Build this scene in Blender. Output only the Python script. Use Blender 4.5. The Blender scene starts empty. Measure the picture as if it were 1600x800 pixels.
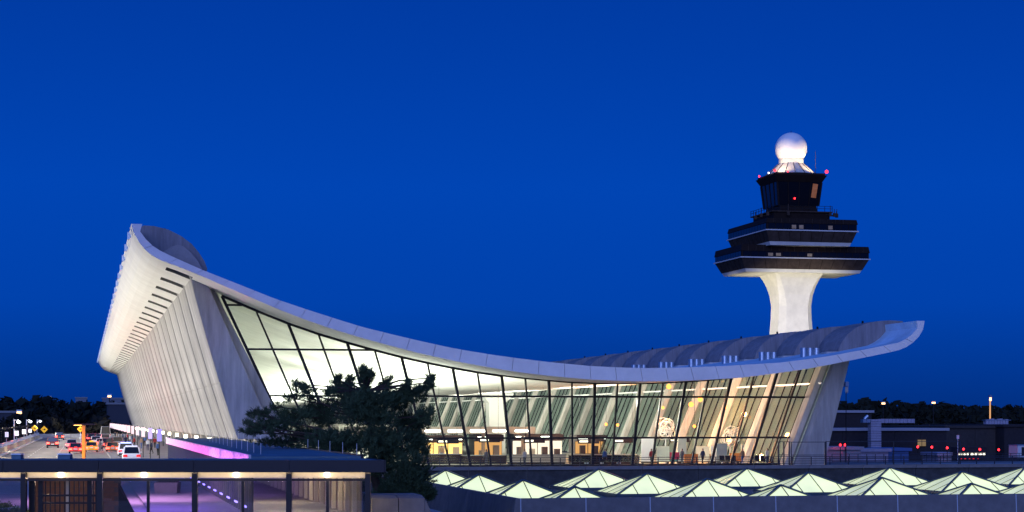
import bpy, bmesh, math, random
from mathutils import Vector, Matrix
random.seed(7)
SC = bpy.context.scene
COL = SC.collection
R = math.radians
# ------------------------------------------------------------------ camera
F = 3000.0; XV = 129.5; YH = 656.0; CH = 4.6
TH = math.atan((800 - XV) / F)
ST, CT = math.sin(TH), math.cos(TH)
cam = bpy.data.cameras.new('camera'); camo = bpy.data.objects.new('camera', cam); COL.objects.link(camo)
camo.location = (0, 0, CH); camo.rotation_euler = (R(90), 0, -TH)
cam.sensor_width = 36; cam.lens = F / 1600 * 36; cam.shift_y = (YH - 400) / 1600
cam.clip_start = 0.5; cam.clip_end = 9000
SC.camera = camo
# ------------------------------------------------------------------ sky, twilight
W = bpy.data.worlds.new('World'); SC.world = W; W.use_nodes = True
nt = W.node_tree; nt.nodes.clear()
out = nt.nodes.new('ShaderNodeOutputWorld'); bg = nt.nodes.new('ShaderNodeBackground')
tc = nt.nodes.new('ShaderNodeTexCoord'); sep = nt.nodes.new('ShaderNodeSeparateXYZ')
rmp = nt.nodes.new('ShaderNodeValToRGB'); nt.links.new(tc.outputs['Generated'], sep.inputs[0])
nt.links.new(sep.outputs[2], rmp.inputs[0])
cr = rmp.color_ramp; cr.elements[0].position = 0.0; cr.elements[0].color = (0.0006, 0.026, 0.20, 1)
cr.elements[1].position = 1.0; cr.elements[1].color = (0.010, 0.095, 0.50, 1)
for p, c in ((0.02, (0.0005, 0.036, 0.27, 1)), (0.06, (0.0003, 0.054, 0.41, 1)), (0.12, (0.0002, 0.059, 0.45, 1)), (0.22, (0.0003, 0.043, 0.36, 1))):
    e = cr.elements.new(p); e.color = c
nt.links.new(rmp.outputs[0], bg.inputs[0]); bg.inputs[1].default_value = 1.0
nt.links.new(bg.outputs[0], out.inputs[0])
# the last glow of the set sun, low behind the camera
sl = bpy.data.lights.new('twilight_sun', 'SUN'); sl.energy = 1.7; sl.angle = R(50); sl.color = (0.36, 0.46, 1.0)
so = bpy.data.objects.new('twilight_sun', sl); COL.objects.link(so)
so.rotation_euler = (R(77), 0, R(-24))
vs = SC.view_settings; vs.view_transform = 'Standard'; vs.look = 'None'; vs.exposure = 0.0; vs.gamma = 1.0
SC.render.engine = 'CYCLES'
SC.cycles.max_bounces = 6; SC.cycles.transparent_max_bounces = 12; SC.cycles.diffuse_bounces = 3; SC.cycles.glossy_bounces = 2
SC.cycles.sample_clamp_indirect = 4.0; SC.cycles.sample_clamp_direct = 0

# ------------------------------------------------------------------ places in the world
def cw(lat, dep, z=0.0):            # camera-aligned ground frame -> world
    return Vector((lat * CT + dep * ST, dep * CT - lat * ST, z))
def onY(px, py, Y):                 # point on the plane y = Y
    t = (px - 800) / F
    d = Y / (CT - t * ST)
    return Vector((t * d * CT + d * ST, Y, CH - (py - YH) / F * d))
def onZ(px, py, z=0.0):             # point on the plane z
    d = (CH - z) * F / (py - YH)
    return cw((px - 800) / F * d, d, z)
def onD(px, py, d):                 # point at depth d
    return cw((px - 800) / F * d, d, CH - (py - YH) / F * d)
def onX(px, X, z=0.0):              # point with world x = X seen in column px
    t = (px - 800) / F
    d = X / (t * CT + ST)
    return cw(t * d, d, z)

# ------------------------------------------------------------------ materials
MATS = {}
def mat(name, col, rough=0.7, metal=0.0, emis=None, es=0.0, var=0.0, scale=2.0, bump=0.0, stretch=None, spec=0.3, stain=0.0):
    if name in MATS: return MATS[name]
    m = bpy.data.materials.new(name); m.use_nodes = True; n = m.node_tree.nodes; l = m.node_tree.links
    b = n['Principled BSDF']; b.inputs['Base Color'].default_value = (*col, 1); b.inputs['Roughness'].default_value = rough
    b.inputs['Metallic'].default_value = metal; b.inputs['Specular IOR Level'].default_value = spec
    if emis: b.inputs['Emission Color'].default_value = (*emis, 1); b.inputs['Emission Strength'].default_value = es
    if var or bump or stain:
        t = n.new('ShaderNodeTexCoord'); mp = n.new('ShaderNodeMapping'); l.new(t.outputs['Object'], mp.inputs[0])
        if stretch: mp.inputs['Scale'].default_value = stretch
        nz = n.new('ShaderNodeTexNoise'); nz.inputs['Scale'].default_value = scale; nz.inputs['Detail'].default_value = 6; nz.inputs['Roughness'].default_value = 0.65
        l.new(mp.outputs[0], nz.inputs['Vector'])
        r = n.new('ShaderNodeValToRGB'); l.new(nz.outputs['Fac'], r.inputs[0])
        r.color_ramp.elements[0].position = 0.3; r.color_ramp.elements[1].position = 0.7
        r.color_ramp.elements[0].color = (*[c * (1 - var) for c in col], 1); r.color_ramp.elements[1].color = (*[min(1, c * (1 + var)) for c in col], 1)
        src = r.outputs[0]
        if stain:
            n2 = n.new('ShaderNodeTexNoise'); n2.inputs['Scale'].default_value = 0.22; n2.inputs['Detail'].default_value = 8; n2.inputs['Roughness'].default_value = 0.7
            l.new(mp.outputs[0], n2.inputs['Vector'])
            mr = n.new('ShaderNodeMapRange'); mr.inputs[1].default_value = 0.38; mr.inputs[2].default_value = 0.62; mr.inputs[3].default_value = 1 - stain; mr.inputs[4].default_value = 1.0
            l.new(n2.outputs['Fac'], mr.inputs[0])
            mx = n.new('ShaderNodeMix'); mx.data_type = 'RGBA'; mx.blend_type = 'MULTIPLY'; mx.inputs[0].default_value = 1
            l.new(src, mx.inputs[6]); l.new(mr.outputs[0], mx.inputs[7]); src = mx.outputs[2]
        l.new(src, b.inputs['Base Color'])
        if bump:
            bp = n.new('ShaderNodeBump'); bp.inputs['Strength'].default_value = bump; bp.inputs['Distance'].default_value = 0.05
            l.new(nz.outputs['Fac'], bp.inputs['Height']); l.new(bp.outputs[0], b.inputs['Normal'])
    MATS[name] = m; return m
def glass(name, tint=(1, 1, 1), refl=0.10, rough=0.02):
    m = bpy.data.materials.new(name); m.use_nodes = True; n = m.node_tree.nodes; l = m.node_tree.links; n.clear()
    o = n.new('ShaderNodeOutputMaterial'); t = n.new('ShaderNodeBsdfTransparent'); g = n.new('ShaderNodeBsdfGlossy'); mx = n.new('ShaderNodeMixShader')
    t.inputs[0].default_value = (*tint, 1); g.inputs['Roughness'].default_value = rough
    mx.inputs[0].default_value = refl; l.new(t.outputs[0], mx.inputs[1]); l.new(g.outputs[0], mx.inputs[2]); l.new(mx.outputs[0], o.inputs[0])
    MATS[name] = m; return m
def emit(name, col, s):
    m = bpy.data.materials.new(name); m.use_nodes = True; n = m.node_tree.nodes; l = m.node_tree.links; n.clear()
    o = n.new('ShaderNodeOutputMaterial'); e = n.new('ShaderNodeEmission'); e.inputs[0].default_value = (*col, 1); e.inputs[1].default_value = s
    l.new(e.outputs[0], o.inputs[0]); MATS[name] = m; return m
conc_pylon = mat('pylon_concrete', (0.58, 0.555, 0.51), 0.85, var=0.2, scale=1.6, bump=0.3, stretch=(1, 1, 0.14), stain=0.42)
_n = conc_pylon.node_tree.nodes; _l = conc_pylon.node_tree.links; _b = _n['Principled BSDF']; _src = _b.inputs['Base Color'].links[0].from_socket
_oi = _n.new('ShaderNodeObjectInfo'); _mr = _n.new('ShaderNodeMapRange'); _mr.inputs[3].default_value = .84; _mr.inputs[4].default_value = 1.08; _l.new(_oi.outputs['Random'], _mr.inputs[0])
_mx = _n.new('ShaderNodeMix'); _mx.data_type = 'RGBA'; _mx.blend_type = 'MULTIPLY'; _mx.inputs[0].default_value = 1; _l.new(_src, _mx.inputs[6]); _l.new(_mr.outputs[0], _mx.inputs[7]); _l.new(_mx.outputs[2], _b.inputs['Base Color'])
conc_soffit = mat('soffit_paint', (0.74, 0.73, 0.70), 0.8, var=0.04, scale=0.5, stain=0.10)
fascia_m = mat('fascia_paint', (0.78, 0.75, 0.76), 0.7, var=0.05, scale=0.8, stain=0.10)
roof_top_m = mat('roof_membrane_sky_tint', (0.58, 0.78, 0.88), 0.8, var=0.15, scale=0.6, stain=0.25)  # blue light of the sky put into the base colour
head_m = mat('pylon_head_grey', (0.27, 0.25, 0.26), 0.85, var=0.2, scale=1.2, stretch=(2.5, 1, .3), stain=0.3)
tip_m = mat('pylon_tip_grey', (0.36, 0.32, 0.31), 0.85, var=0.15, scale=0.7, stain=0.2)
pocket_m = mat('slot_shade_concrete', (0.12, 0.115, 0.11), 0.9, var=0.1)  # concrete darkened, the shade of the recess is put into its colour
frame_m = mat('dark_bronze_frame', (0.018, 0.016, 0.018), 0.45, metal=0.3)
glass_m = glass('window_glass', (0.93, 0.97, 0.95), 0.07)
glass_in = glass('wall_glass', (0.55, 0.6, 0.58), 0.12)
ground_m = mat('dark_grass', (0.03, 0.035, 0.025), 0.95, var=0.4, scale=0.05)
asphalt = mat('asphalt', (0.09, 0.085, 0.08), 0.8, var=0.25, scale=0.4, bump=0.2)
roadconc = mat('road_concrete', (0.30, 0.28, 0.25), 0.8, var=0.15, scale=0.3, stretch=(1, 0.1, 1), stain=0.25)
paving = mat('paving_concrete', (0.34, 0.32, 0.31), 0.8, var=0.12, scale=0.8, stain=0.15)
linepaint = mat('road_paint', (0.75, 0.75, 0.72), 0.7)
wall_conc = mat('parapet_concrete', (0.20, 0.19, 0.19), 0.85, var=0.15, scale=1.5, bump=0.3, stain=0.25)
white_metal = mat('white_metal', (0.75, 0.75, 0.75), 0.4, metal=0.2)
galv = mat('galvanised_metal', (0.42, 0.50, 0.58), 0.42, metal=0.9, var=0.1)
black_m = mat('black_metal', (0.012, 0.012, 0.015), 0.5, metal=0.4)
dark_roof = mat('pavilion_roof_felt', (0.09, 0.17, 0.22), 0.75, var=0.2, scale=0.8, stain=0.2)
dark_fascia = mat('pavilion_fascia', (0.014, 0.013, 0.018), 0.5, var=0.1)
floor_in = mat('terrazzo_floor', (0.42, 0.40, 0.36), 0.35, var=0.06)
white_p = mat('white_plaster', (0.82, 0.83, 0.80), 0.7, var=0.02)

# ------------------------------------------------------------------ mesh helpers
class MB:
    def __init__(s): s.v = []; s.f = []; s.mi = []
    def add(s, vs, fs, mi=0):
        o = len(s.v); s.v += [tuple(v) for v in vs]; s.f += [tuple(i + o for i in f) for f in fs]; s.mi += [mi] * len(fs); return s
    def box(s, x0, x1, y0, y1, z0, z1, mi=0):
        vs = [(x, y, z) for z in (z0, z1) for y in (y0, y1) for x in (x0, x1)]
        return s.add(vs, [(0, 2, 3, 1), (4, 5, 7, 6), (0, 1, 5, 4), (2, 6, 7, 3), (0, 4, 6, 2), (1, 3, 7, 5)], mi)
    def bar(s, a, b, w, h=None, mi=0, up=(0, 0, 1)):     # square bar from a to b
        a = Vector(a); b = Vector(b); h = h or w; d = (b - a).normalized(); u = Vector(up)
        if abs(d.dot(u)) > 0.98: u = Vector((0, 1, 0))
        r = d.cross(u).normalized() * w / 2; q = r.cross(d).normalized() * h / 2
        vs = [a - r - q, a + r - q, a + r + q, a - r + q, b - r - q, b + r - q, b + r + q, b - r + q]
        return s.add(vs, [(0, 1, 2, 3), (7, 6, 5, 4), (0, 4, 5, 1), (1, 5, 6, 2), (2, 6, 7, 3), (3, 7, 4, 0)], mi)
    def tube(s, a, b, r0, r1=None, n=8, mi=0, caps=True):
        a = Vector(a); b = Vector(b); r1 = r0 if r1 is None else r1; d = (b - a).normalized()
        u = Vector((0, 0, 1)) if abs(d.z) < 0.9 else Vector((1, 0, 0)); p = d.cross(u).normalized(); q = d.cross(p)
        vs = [a + (p * math.cos(2 * math.pi * i / n) + q * math.sin(2 * math.pi * i / n)) * r0 for i in range(n)] + \
             [b + (p * math.cos(2 * math.pi * i / n) + q * math.sin(2 * math.pi * i / n)) * r1 for i in range(n)]
        fs = [(i, (i + 1) % n, n + (i + 1) % n, n + i) for i in range(n)]
        if caps: fs += [tuple(range(n - 1, -1, -1)), tuple(range(n, 2 * n))]
        return s.add(vs, fs, mi)
    def prism(s, prof, axis, a, b, mi=0):                 # polygon (u,w) extruded along axis
        n = len(prof)
        if axis == 'y': vs = [(u, a, w) for u, w in prof] + [(u, b, w) for u, w in prof]
        elif axis == 'x': vs = [(a, u, w) for u, w in prof] + [(b, u, w) for u, w in prof]
        else: vs = [(u, w, a) for u, w in prof] + [(u, w, b) for u, w in prof]
        return s.add(vs, [(i, (i + 1) % n, n + (i + 1) % n, n + i) for i in range(n)] + [tuple(range(n - 1, -1, -1)), tuple(range(n, 2 * n))], mi)
    def frustum(s, r0, r1, mi=0):                         # two rectangles (x0,x1,y0,y1,z)
        vs = []
        for x0, x1, y0, y1, z in (r0, r1): vs += [(x0, y0, z), (x1, y0, z), (x1, y1, z), (x0, y1, z)]
        return s.add(vs, [(3, 2, 1, 0), (4, 5, 6, 7), (0, 1, 5, 4), (1, 2, 6, 5), (2, 3, 7, 6), (3, 0, 4, 7)], mi)
    def lathe(s, prof, n=16, c=(0, 0), mi=0):
        vs = [(c[0] + r * math.cos(2 * math.pi * i / n), c[1] + r * math.sin(2 * math.pi * i / n), z) for r, z in prof for i in range(n)]
        fs = [(k * n + i, k * n + (i + 1) % n, (k + 1) * n + (i + 1) % n, (k + 1) * n + i) for k in range(len(prof) - 1) for i in range(n)]
        return s.add(vs, fs, mi)
    def mesh(s, name, mats):
        me = bpy.data.meshes.new(name); me.from_pydata(s.v, [], s.f); me.update()
        for m in (mats if isinstance(mats, (list, tuple)) else [mats]): me.materials.append(m)
        if isinstance(mats, (list, tuple)) and len(mats) > 1: me.polygons.foreach_set('material_index', s.mi)
        bm = bmesh.new(); bm.from_mesh(me); bmesh.ops.recalc_face_normals(bm, faces=bm.faces); bm.to_mesh(me); bm.free()
        return me
    def build(s, name, mats, parent=None, smooth=False):
        me = s.mesh(name, mats)
        if smooth: me.polygons.foreach_set('use_smooth', [True] * len(me.polygons))
        o = bpy.data.objects.new(name, me); COL.objects.link(o)
        if parent: o.parent = parent
        return o
def empty(name, loc=(0, 0, 0), rz=0, label=None, cat=None, group=None):
    o = bpy.data.objects.new(name, None); COL.objects.link(o); o.location = loc; o.rotation_euler = (0, 0, rz); o.empty_display_size = 0.5
    tag(o, label, cat, group); return o
def tag(o, label=None, cat=None, group=None, kind=None):
    if label: o['label'] = label
    if cat: o['category'] = cat
    if group: o['group'] = group
    if kind: o['kind'] = kind
    return o
def child(name, me, parent, loc=(0, 0, 0), rz=0):
    o = bpy.data.objects.new(name, me); COL.objects.link(o); o.parent = parent; o.location = loc; o.rotation_euler = (0, 0, rz); return o
def copy_tree(o, parent=None):
    c = o.copy(); COL.objects.link(c)
    if parent: c.parent = parent
    for ch in KIDS.get(o.name, None) or [q for q in bpy.data.objects if q.parent == o]: copy_tree(ch, c)
    return c
KIDS = {}
def lamp(kind, name, loc, energy, col, size=0.2, target=None, spot=None, sx=None, sy=None, blend=0.6, parent=None):
    l = bpy.data.lights.new(name, kind); l.energy = energy; l.color = col
    if kind == 'SPOT': l.spot_size = R(spot or 90); l.spot_blend = blend; l.shadow_soft_size = size
    elif kind == 'POINT': l.shadow_soft_size = size
    elif kind == 'AREA':
        l.shape = 'RECTANGLE'; l.size = sx or size; l.size_y = sy or size
    o = bpy.data.objects.new(name, l); COL.objects.link(o); o.location = loc
    if target is not None:
        dv = Vector(target) - Vector(loc)
        o.rotation_euler = (math.pi, 0, 0) if dv.z > .99 * dv.length else dv.to_track_quat('-Z', 'Y').to_euler()
    if parent: o.parent = parent
    return o

# ------------------------------------------------------------------ the ground
BAY = 12.19; NB = 31; Y1 = 178.0; YE = 171.2; YG = 180.4; YEND = Y1 + NB * BAY + 7
tag(MB().add([(-6000, -300, -8), (6000, -300, -8), (6000, 8000, -8), (-6000, 8000, -8)], [(0, 1, 2, 3)]).build('ground', ground_m), kind='structure')
# upper level roadway on its deck
tag(MB().box(-10.6, 3.2, 60, 520, -1.2, 0.0).build('road', roadconc), kind='structure')
b = MB()
for yy in range(196, 520, 12):
    for xx in (-6.6, -3.2, 0.0): b.box(xx - 0.07, xx + 0.07, yy, yy + 3.5, 0.004, 0.008)
b.box(-10.1, -9.98, 60, 520, 0.004, 0.008)
tag(b.build('lane_markings', linepaint), kind='structure')
tag(MB().box(3.2, 17.0, 60, 560, -1.2, 0.14).build('sidewalk', paving), kind='structure')
tag(MB().box(17.0, 66.0, 172.6, 560, -1.2, 0.02).build('terminal_plinth', floor_in), kind='structure')

# ------------------------------------------------------------------ terminal building
term = empty('terminal_building', (14, Y1, 0), 0, 'white airport terminal with sweeping curved roof, leaning concrete pylons and glass end wall', 'building')
TO = Vector((14, Y1, 0))
class TB(MB):        # geometry given in world coordinates, stored relative to the terminal
    def build(s, name, mats, parent=None, smooth=False, org=None):
        O = org if org is not None else TO
        s.v = [(x - O.x, y - O.y, z - O.z) for x, y, z in s.v]
        return MB.build(s, name, mats, parent, smooth)
topP = [(222, 350), (222.4, 352.5), (217, 358.8), (222.5, 367.5), (231, 377.5), (240, 385.6), (254, 394), (287, 409), (319, 423), (352, 436), (386, 449.5), (430, 467), (477.5, 483), (522.5, 497.5), (566, 511), (612.5, 522.5), (655, 532.5), (700, 542.5), (730, 548), (770, 554.5), (814, 560.5), (860, 566), (920, 571.8), (965, 574), (1006, 575.2), (1049, 574.7), (1092, 573.4), (1134, 571.8), (1178, 569), (1219, 566.5), (1259, 561.5), (1300, 555.6), (1324, 551), (1354, 545.6), (1379, 540.4), (1405, 535), (1420, 527), (1429, 518.4), (1434, 511), (1435.5, 505), (1432, 501.4)]
botP = [(205, 349.5), (205, 352), (207, 359), (212, 370), (220, 383), (230, 394), (242, 402.4), (254, 408), (282, 418), (316, 432), (348, 446), (382, 460.5), (428, 480.5), (470, 497), (515, 512.8), (565, 528), (612.5, 541), (655, 552), (700, 562), (730, 568), (780, 577), (820, 582.8), (860, 587.5), (920, 593), (965, 595), (1006, 596), (1049, 595.5), (1092.5, 594), (1150, 590.8), (1177, 588), (1219, 582.5), (1260.6, 576.4), (1300, 569), (1328, 563.2), (1356, 557.4), (1382.5, 552), (1410, 545.6), (1424, 537.2), (1435, 526), (1441.6, 514.7), (1444, 501.2)]
def resamp(P, n):
    q = [onY(x, y, YE) for x, y in P]; q = [(p.x, p.z) for p in q]
    L = [0]
    for i in range(1, len(q)): L.append(L[-1] + math.dist(q[i], q[i - 1]))
    res = []
    for k in range(n + 1):
        t = L[-1] * k / n; i = 0
        while i < len(L) - 2 and L[i + 1] < t: i += 1
        u = (t - L[i]) / (L[i + 1] - L[i]); res.append((q[i][0] * (1 - u) + q[i + 1][0] * u, q[i][1] * (1 - u) + q[i + 1][1] * u))
    return res
NS = 96
TP = resamp(topP, NS); BP = resamp(botP, NS)
def bot_z(x):
    for i in range(6, NS):
        if BP[i][0] <= x <= BP[i + 1][0]:
            u = (x - BP[i][0]) / (BP[i + 1][0] - BP[i][0]); return BP[i][1] * (1 - u) + BP[i + 1][1] * u
    return BP[-4][1]
def top_z(x):
    for i in range(6, NS):
        if TP[i][0] <= x <= TP[i + 1][0]:
            u = (x - TP[i][0]) / (TP[i + 1][0] - TP[i][0]); return TP[i][1] * (1 - u) + TP[i + 1][1] * u
    return TP[-4][1]
# which soffit samples lie in the slots beside the landside pylons
xs0 = onY(251.5, 407, YE).x; xs1 = onY(310, 430, YE).x
slot_i = [i for i in range(NS) if BP[i][0] >= xs0 and BP[i + 1][0] <= xs1 and i > 4]
si0, si1 = slot_i[0], slot_i[-1] + 1
ys = [YE + 0.05]; slots = set()
for k in range(NB + 1):
    yk = Y1 + k * BAY; ys += [yk - 2.5, yk + 0.9]; slots.add(len(ys) - 2)
ys.append(YEND)
bm = TB(); n1 = NS + 1; vs = []
for y in ys: vs += [(x, y, z) for x, z in BP]
fs = []
for j in range(len(ys) - 1):
    for i in range(NS):
        if j in slots and si0 <= i < si1: continue
        a = j * n1 + i; fs.append((a, a + 1, a + n1 + 1, a + n1))
bm.add(vs, fs, 0)
top0 = len(bm.v)
bm.add([(x, y, z) for y in (ys[0], ys[-1]) for x, z in TP], [(i, i + 1, n1 + i + 1, n1 + i) for i in range(NS)], 1)
# lips and far end
bm.add([(*BP[0][:1], ys[0], BP[0][1]), (TP[0][0], ys[0], TP[0][1]), (TP[0][0], ys[-1], TP[0][1]), (BP[0][0], ys[-1], BP[0][1])], [(0, 1, 2, 3)], 0)
bm.add([(BP[-1][0], ys[0], BP[-1][1]), (TP[-1][0], ys[0], TP[-1][1]), (TP[-1][0], ys[-1], TP[-1][1]), (BP[-1][0], ys[-1], BP[-1][1])], [(0, 1, 2, 3)], 0)
for yy in (ys[0], ys[-1]):
    bm.add([(x, yy, z) for x, z in BP] + [(x, yy, z) for x, z in TP], [(i, i + 1, n1 + i + 1, n1 + i) for i in range(NS)], 0)
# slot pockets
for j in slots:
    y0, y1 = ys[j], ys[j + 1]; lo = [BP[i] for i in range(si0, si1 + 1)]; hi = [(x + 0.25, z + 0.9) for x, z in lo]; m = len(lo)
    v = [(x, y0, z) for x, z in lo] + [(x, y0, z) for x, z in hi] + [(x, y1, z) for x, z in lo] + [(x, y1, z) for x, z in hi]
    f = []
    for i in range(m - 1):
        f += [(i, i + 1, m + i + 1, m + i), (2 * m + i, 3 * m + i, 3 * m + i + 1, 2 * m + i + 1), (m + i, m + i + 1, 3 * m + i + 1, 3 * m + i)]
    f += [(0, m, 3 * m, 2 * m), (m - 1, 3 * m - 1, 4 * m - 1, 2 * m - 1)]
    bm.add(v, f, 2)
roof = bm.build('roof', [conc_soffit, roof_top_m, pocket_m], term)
# fascia panels of the end edge, open joints between them
NP = 32
for k in range(NP):
    i0, i1 = k * NS // NP, (k + 1) * NS // NP; b = TB(); v = []
    P = []
    g = 0.022
    def edge(i, sh):
        bx, bz = BP[i]; tx, tz = TP[i]
        j = i + (1 if sh > 0 else -1); ex = BP[j][0] - bx; ez = BP[j][1] - bz; L = math.hypot(ex, ez); ex, ez = ex / L * g, ez / L * g
        return (bx + ex, bz + ez), (tx + ex, tz + ez)
    lo = []; hi = []
    for i in range(i0, i1 + 1):
        if i == i0: p, q = edge(i, 1)
        elif i == i1: p, q = edge(i, -1)
        else: p, q = BP[i], TP[i]
        lo.append(p); hi.append(q)
    m = len(lo); o = random.uniform(0, 0.012)
    v = [(x, YE - 0.10 - o, z) for x, z in lo] + [(x, YE - 0.10 - o, z) for x, z in hi] + [(x, YE + 0.045, z) for x, z in lo] + [(x, YE + 0.045, z) for x, z in hi]
    f = []
    for i in range(m - 1):
        f += [(i, i + 1, m + i + 1, m + i), (2 * m + i, 2 * m + i + 1, i + 1, i), (m + i, m + i + 1, 3 * m + i + 1, 3 * m + i)]
    f += [(0, m, 3 * m, 2 * m), (m - 1, 2 * m - 1, 4 * m - 1, 3 * m - 1)]
    b.add(v, f); b.build('fascia_panel', fascia_m, roof)

# landside pylons
def xz(px, py, Y): p = onY(px, py, Y); return (p.x, p.z)
sb = xz(371.5, 686, Y1); st = xz(298.7, 436, Y1)
slope = (st[0] - sb[0]) / (st[1] - sb[1])
ib = xz(431, 686, Y1); it = xz(327, 448, Y1); sli = (it[0] - ib[0]) / (it[1] - ib[1])
zt = st[1]
def land_pylon_mesh():
    b = MB(); rings = []
    H = 10
    us = sorted([k / H for k in range(H + 1)] + [.33 - .004, .33 - .002, .33 + .002, .33 + .004])
    for u in us:
        z = sb[1] + (zt + 1.0 - sb[1]) * u; jn = .05 if abs(u - .33) < .003 else 0
        xo = jn + sb[0] + slope * (z - sb[1]) - 0.35 * math.sin(math.pi * u) * 0.5
        xi = ib[0] + sli * (z - ib[1])
        w = 11.95
        ch = 0.35
        rings.append([(xo, 0.0, z), (xo - 0.02, 0.10, z), (xo - 0.02, w * 0.4, z), (xo - 0.01, w * 0.75, z), (xo + 0.05, w, z), (xi, w * 0.98, z), (xi, 0.25, z), (xi - 0.05, 0.0, z)])
    n = len(rings[0])
    v = [(x - 14, y, z) for r in rings for x, y, z in r]
    f = [(k * n + i, k * n + (i + 1) % n, (k + 1) * n + (i + 1) % n, (k + 1) * n + i) for k in range(len(us) - 1) for i in range(n)]
    f += [tuple(range(n - 1, -1, -1)), tuple(range((len(us) - 1) * n, len(us) * n))]
    b.add(v, f)
    # set-back foot
    b.add([(sb[0] + 1.7 - 14, 0.3, sb[1] + .02), (ib[0] - .2 - 14, 0.3, sb[1] + .02), (ib[0] - .2 - 14, 3.6, sb[1] + .02), (sb[0] + 1.7 - 14, 3.6, sb[1] + .02),
           (sb[0] + 2.4 - 14, 0.3, 0.0), (ib[0] + 1.0 - 14, 0.3, 0.0), (ib[0] + 1.0 - 14, 3.6, 0.0), (sb[0] + 2.4 - 14, 3.6, 0.0)],
          [(0, 1, 2, 3), (7, 6, 5, 4), (0, 4, 5, 1), (1, 5, 6, 2), (2, 6, 7, 3), (3, 7, 4, 0)])
    return b.mesh('pylon', conc_pylon)
lpm = land_pylon_mesh()
ai_b = xz(1232, 723, Y1); ai_t = xz(1289, 571.5, Y1); ao_b = xz(1289, 723, Y1); ao_t = xz(1328, 563.5, Y1)
def air_pylon_mesh():
    b = MB(); z0 = 0.0; z1 = ao_t[1] + 0.9
    fi = lambda z: ai_b[0] + (ai_t[0] - ai_b[0]) * (z - ai_b[1]) / (ai_t[1] - ai_b[1])
    fo = lambda z: ao_b[0] + (ao_t[0] - ao_b[0]) * (z - ao_b[1]) / (ao_t[1] - ao_b[1])
    v = []; H = 6
    for k in range(H + 1):
        z = z0 + (z1 - z0) * k / H; xi, xo = fi(z), fo(z); xm = xi + (xo - xi) * 0.35
        v += [(xi - 14, 0.9, z), (xm - 14, 0.0, z), (xo - 14, 0.1, z), (xo - 14, 3.4, z), (xm - 14, 3.6, z), (xi - 14, 2.4, z)]
    b.add(v, [(k * 6 + i, k * 6 + (i + 1) % 6, k * 6 + 6 + (i + 1) % 6, k * 6 + 6 + i) for k in range(H) for i in range(6)] + [(5, 4, 3, 2, 1, 0), tuple(range(H * 6, H * 6 + 6))])
    return b.mesh('pylon', conc_pylon)
apm = air_pylon_mesh()
# pylon heads standing out of the roof
YH1 = Y1 + 0.6
def head_mesh(P, y0, y1, m, nm):
    pr = [xz(x, y, Y1 + 2) for x, y in P]; b = MB(); b.prism([(x - 14, z) for x, z in pr], 'y', y0, y1); return b.mesh(nm, m)
lh = head_mesh([(218, 372), (217, 358), (224, 354.5), (240, 355.5), (262, 361), (282, 371), (298, 383), (309, 396), (318, 410), (322.5, 422), (318, 436), (280, 425), (240, 402)], 0.6, 6.6, head_m, 'pylon_head')
lt = head_mesh([(252, 398), (266, 389), (275, 386), (284, 388), (296, 398), (306, 410), (314, 424), (290, 424), (256, 404)], -0.4, 3.0, tip_m, 'pylon_tip')
rh = head_mesh([(1301, 553), (1302, 546), (1307, 535), (1316, 523), (1329, 513), (1344, 506.5), (1362, 503), (1382, 501.5), (1402, 503), (1400, 511), (1391, 526), (1376, 542), (1350, 556), (1320, 560)], 0.6, 6.4, head_m, 'pylon_head')
for k in range(NB + 1):
    y = k * BAY
    child('pylon', lpm, term, (0, y, 0)); child('pylon', apm, term, (0, y, 0))
    child('pylon_head', lh, roof, (0, y, 0)); child('pylon_head', rh, roof, (0, y, 0)); child('pylon_tip', lt, roof, (0, y, 0))
# lamps hung on the outside of the landside lip
lb = TB(); p = xz(201.5, 361, YE + 6); q = BP[3]
lb.v = []; lb.box(-0.22, 0.0, -0.25, 0.25, -0.32, 0.32); lb.box(0.0, 0.12, -0.1, 0.1, -0.15, 0.15)
lme = lb.mesh('lip_lamp', galv)
xl = BP[1][0] - 0.42; zl = BP[3][1] + 1.45
for k in range(NB + 1):
    child('lip_lamp', lme, roof, (xl + 0.25 - 14 - 0.1, YE + 3.2 + k * BAY - Y1, zl - 0.05))
# metal vents on the airside slope of the roof
vb = MB()
for i in range(3): vb.lathe([(0.36, -1.4), (0.36, .30), (0.40, .31), (0.40, .38), (0.0, .40)], 14, (i * .68 - .8, 0))
vme = vb.mesh('roof_vent', galv); vme.polygons.foreach_set('use_smooth', [False] * len(vme.polygons))
pv = onY(1268, 551, Y1 + 4)
for k in range(6):
    child('roof_vent', vme, roof, (pv.x - 14, 4 + k * BAY, top_z(pv.x) + 0.35))
pb = MB().box(-.08, .08, -.08, .08, 0, .28); pme = pb.mesh('roof_beacon', black_m)
hz = xz(1354, 505, Y1 + 2)[1]; hx = xz(1354, 505, Y1 + 2)[0]
for k in range(10): child('roof_beacon', pme, roof, (hx - 14, 3 + k * BAY, hz))
lz = xz(258, 360, Y1 + 2); child('roof_beacon', pme, roof, (lz[0] - 14, 3, lz[1]))

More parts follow.
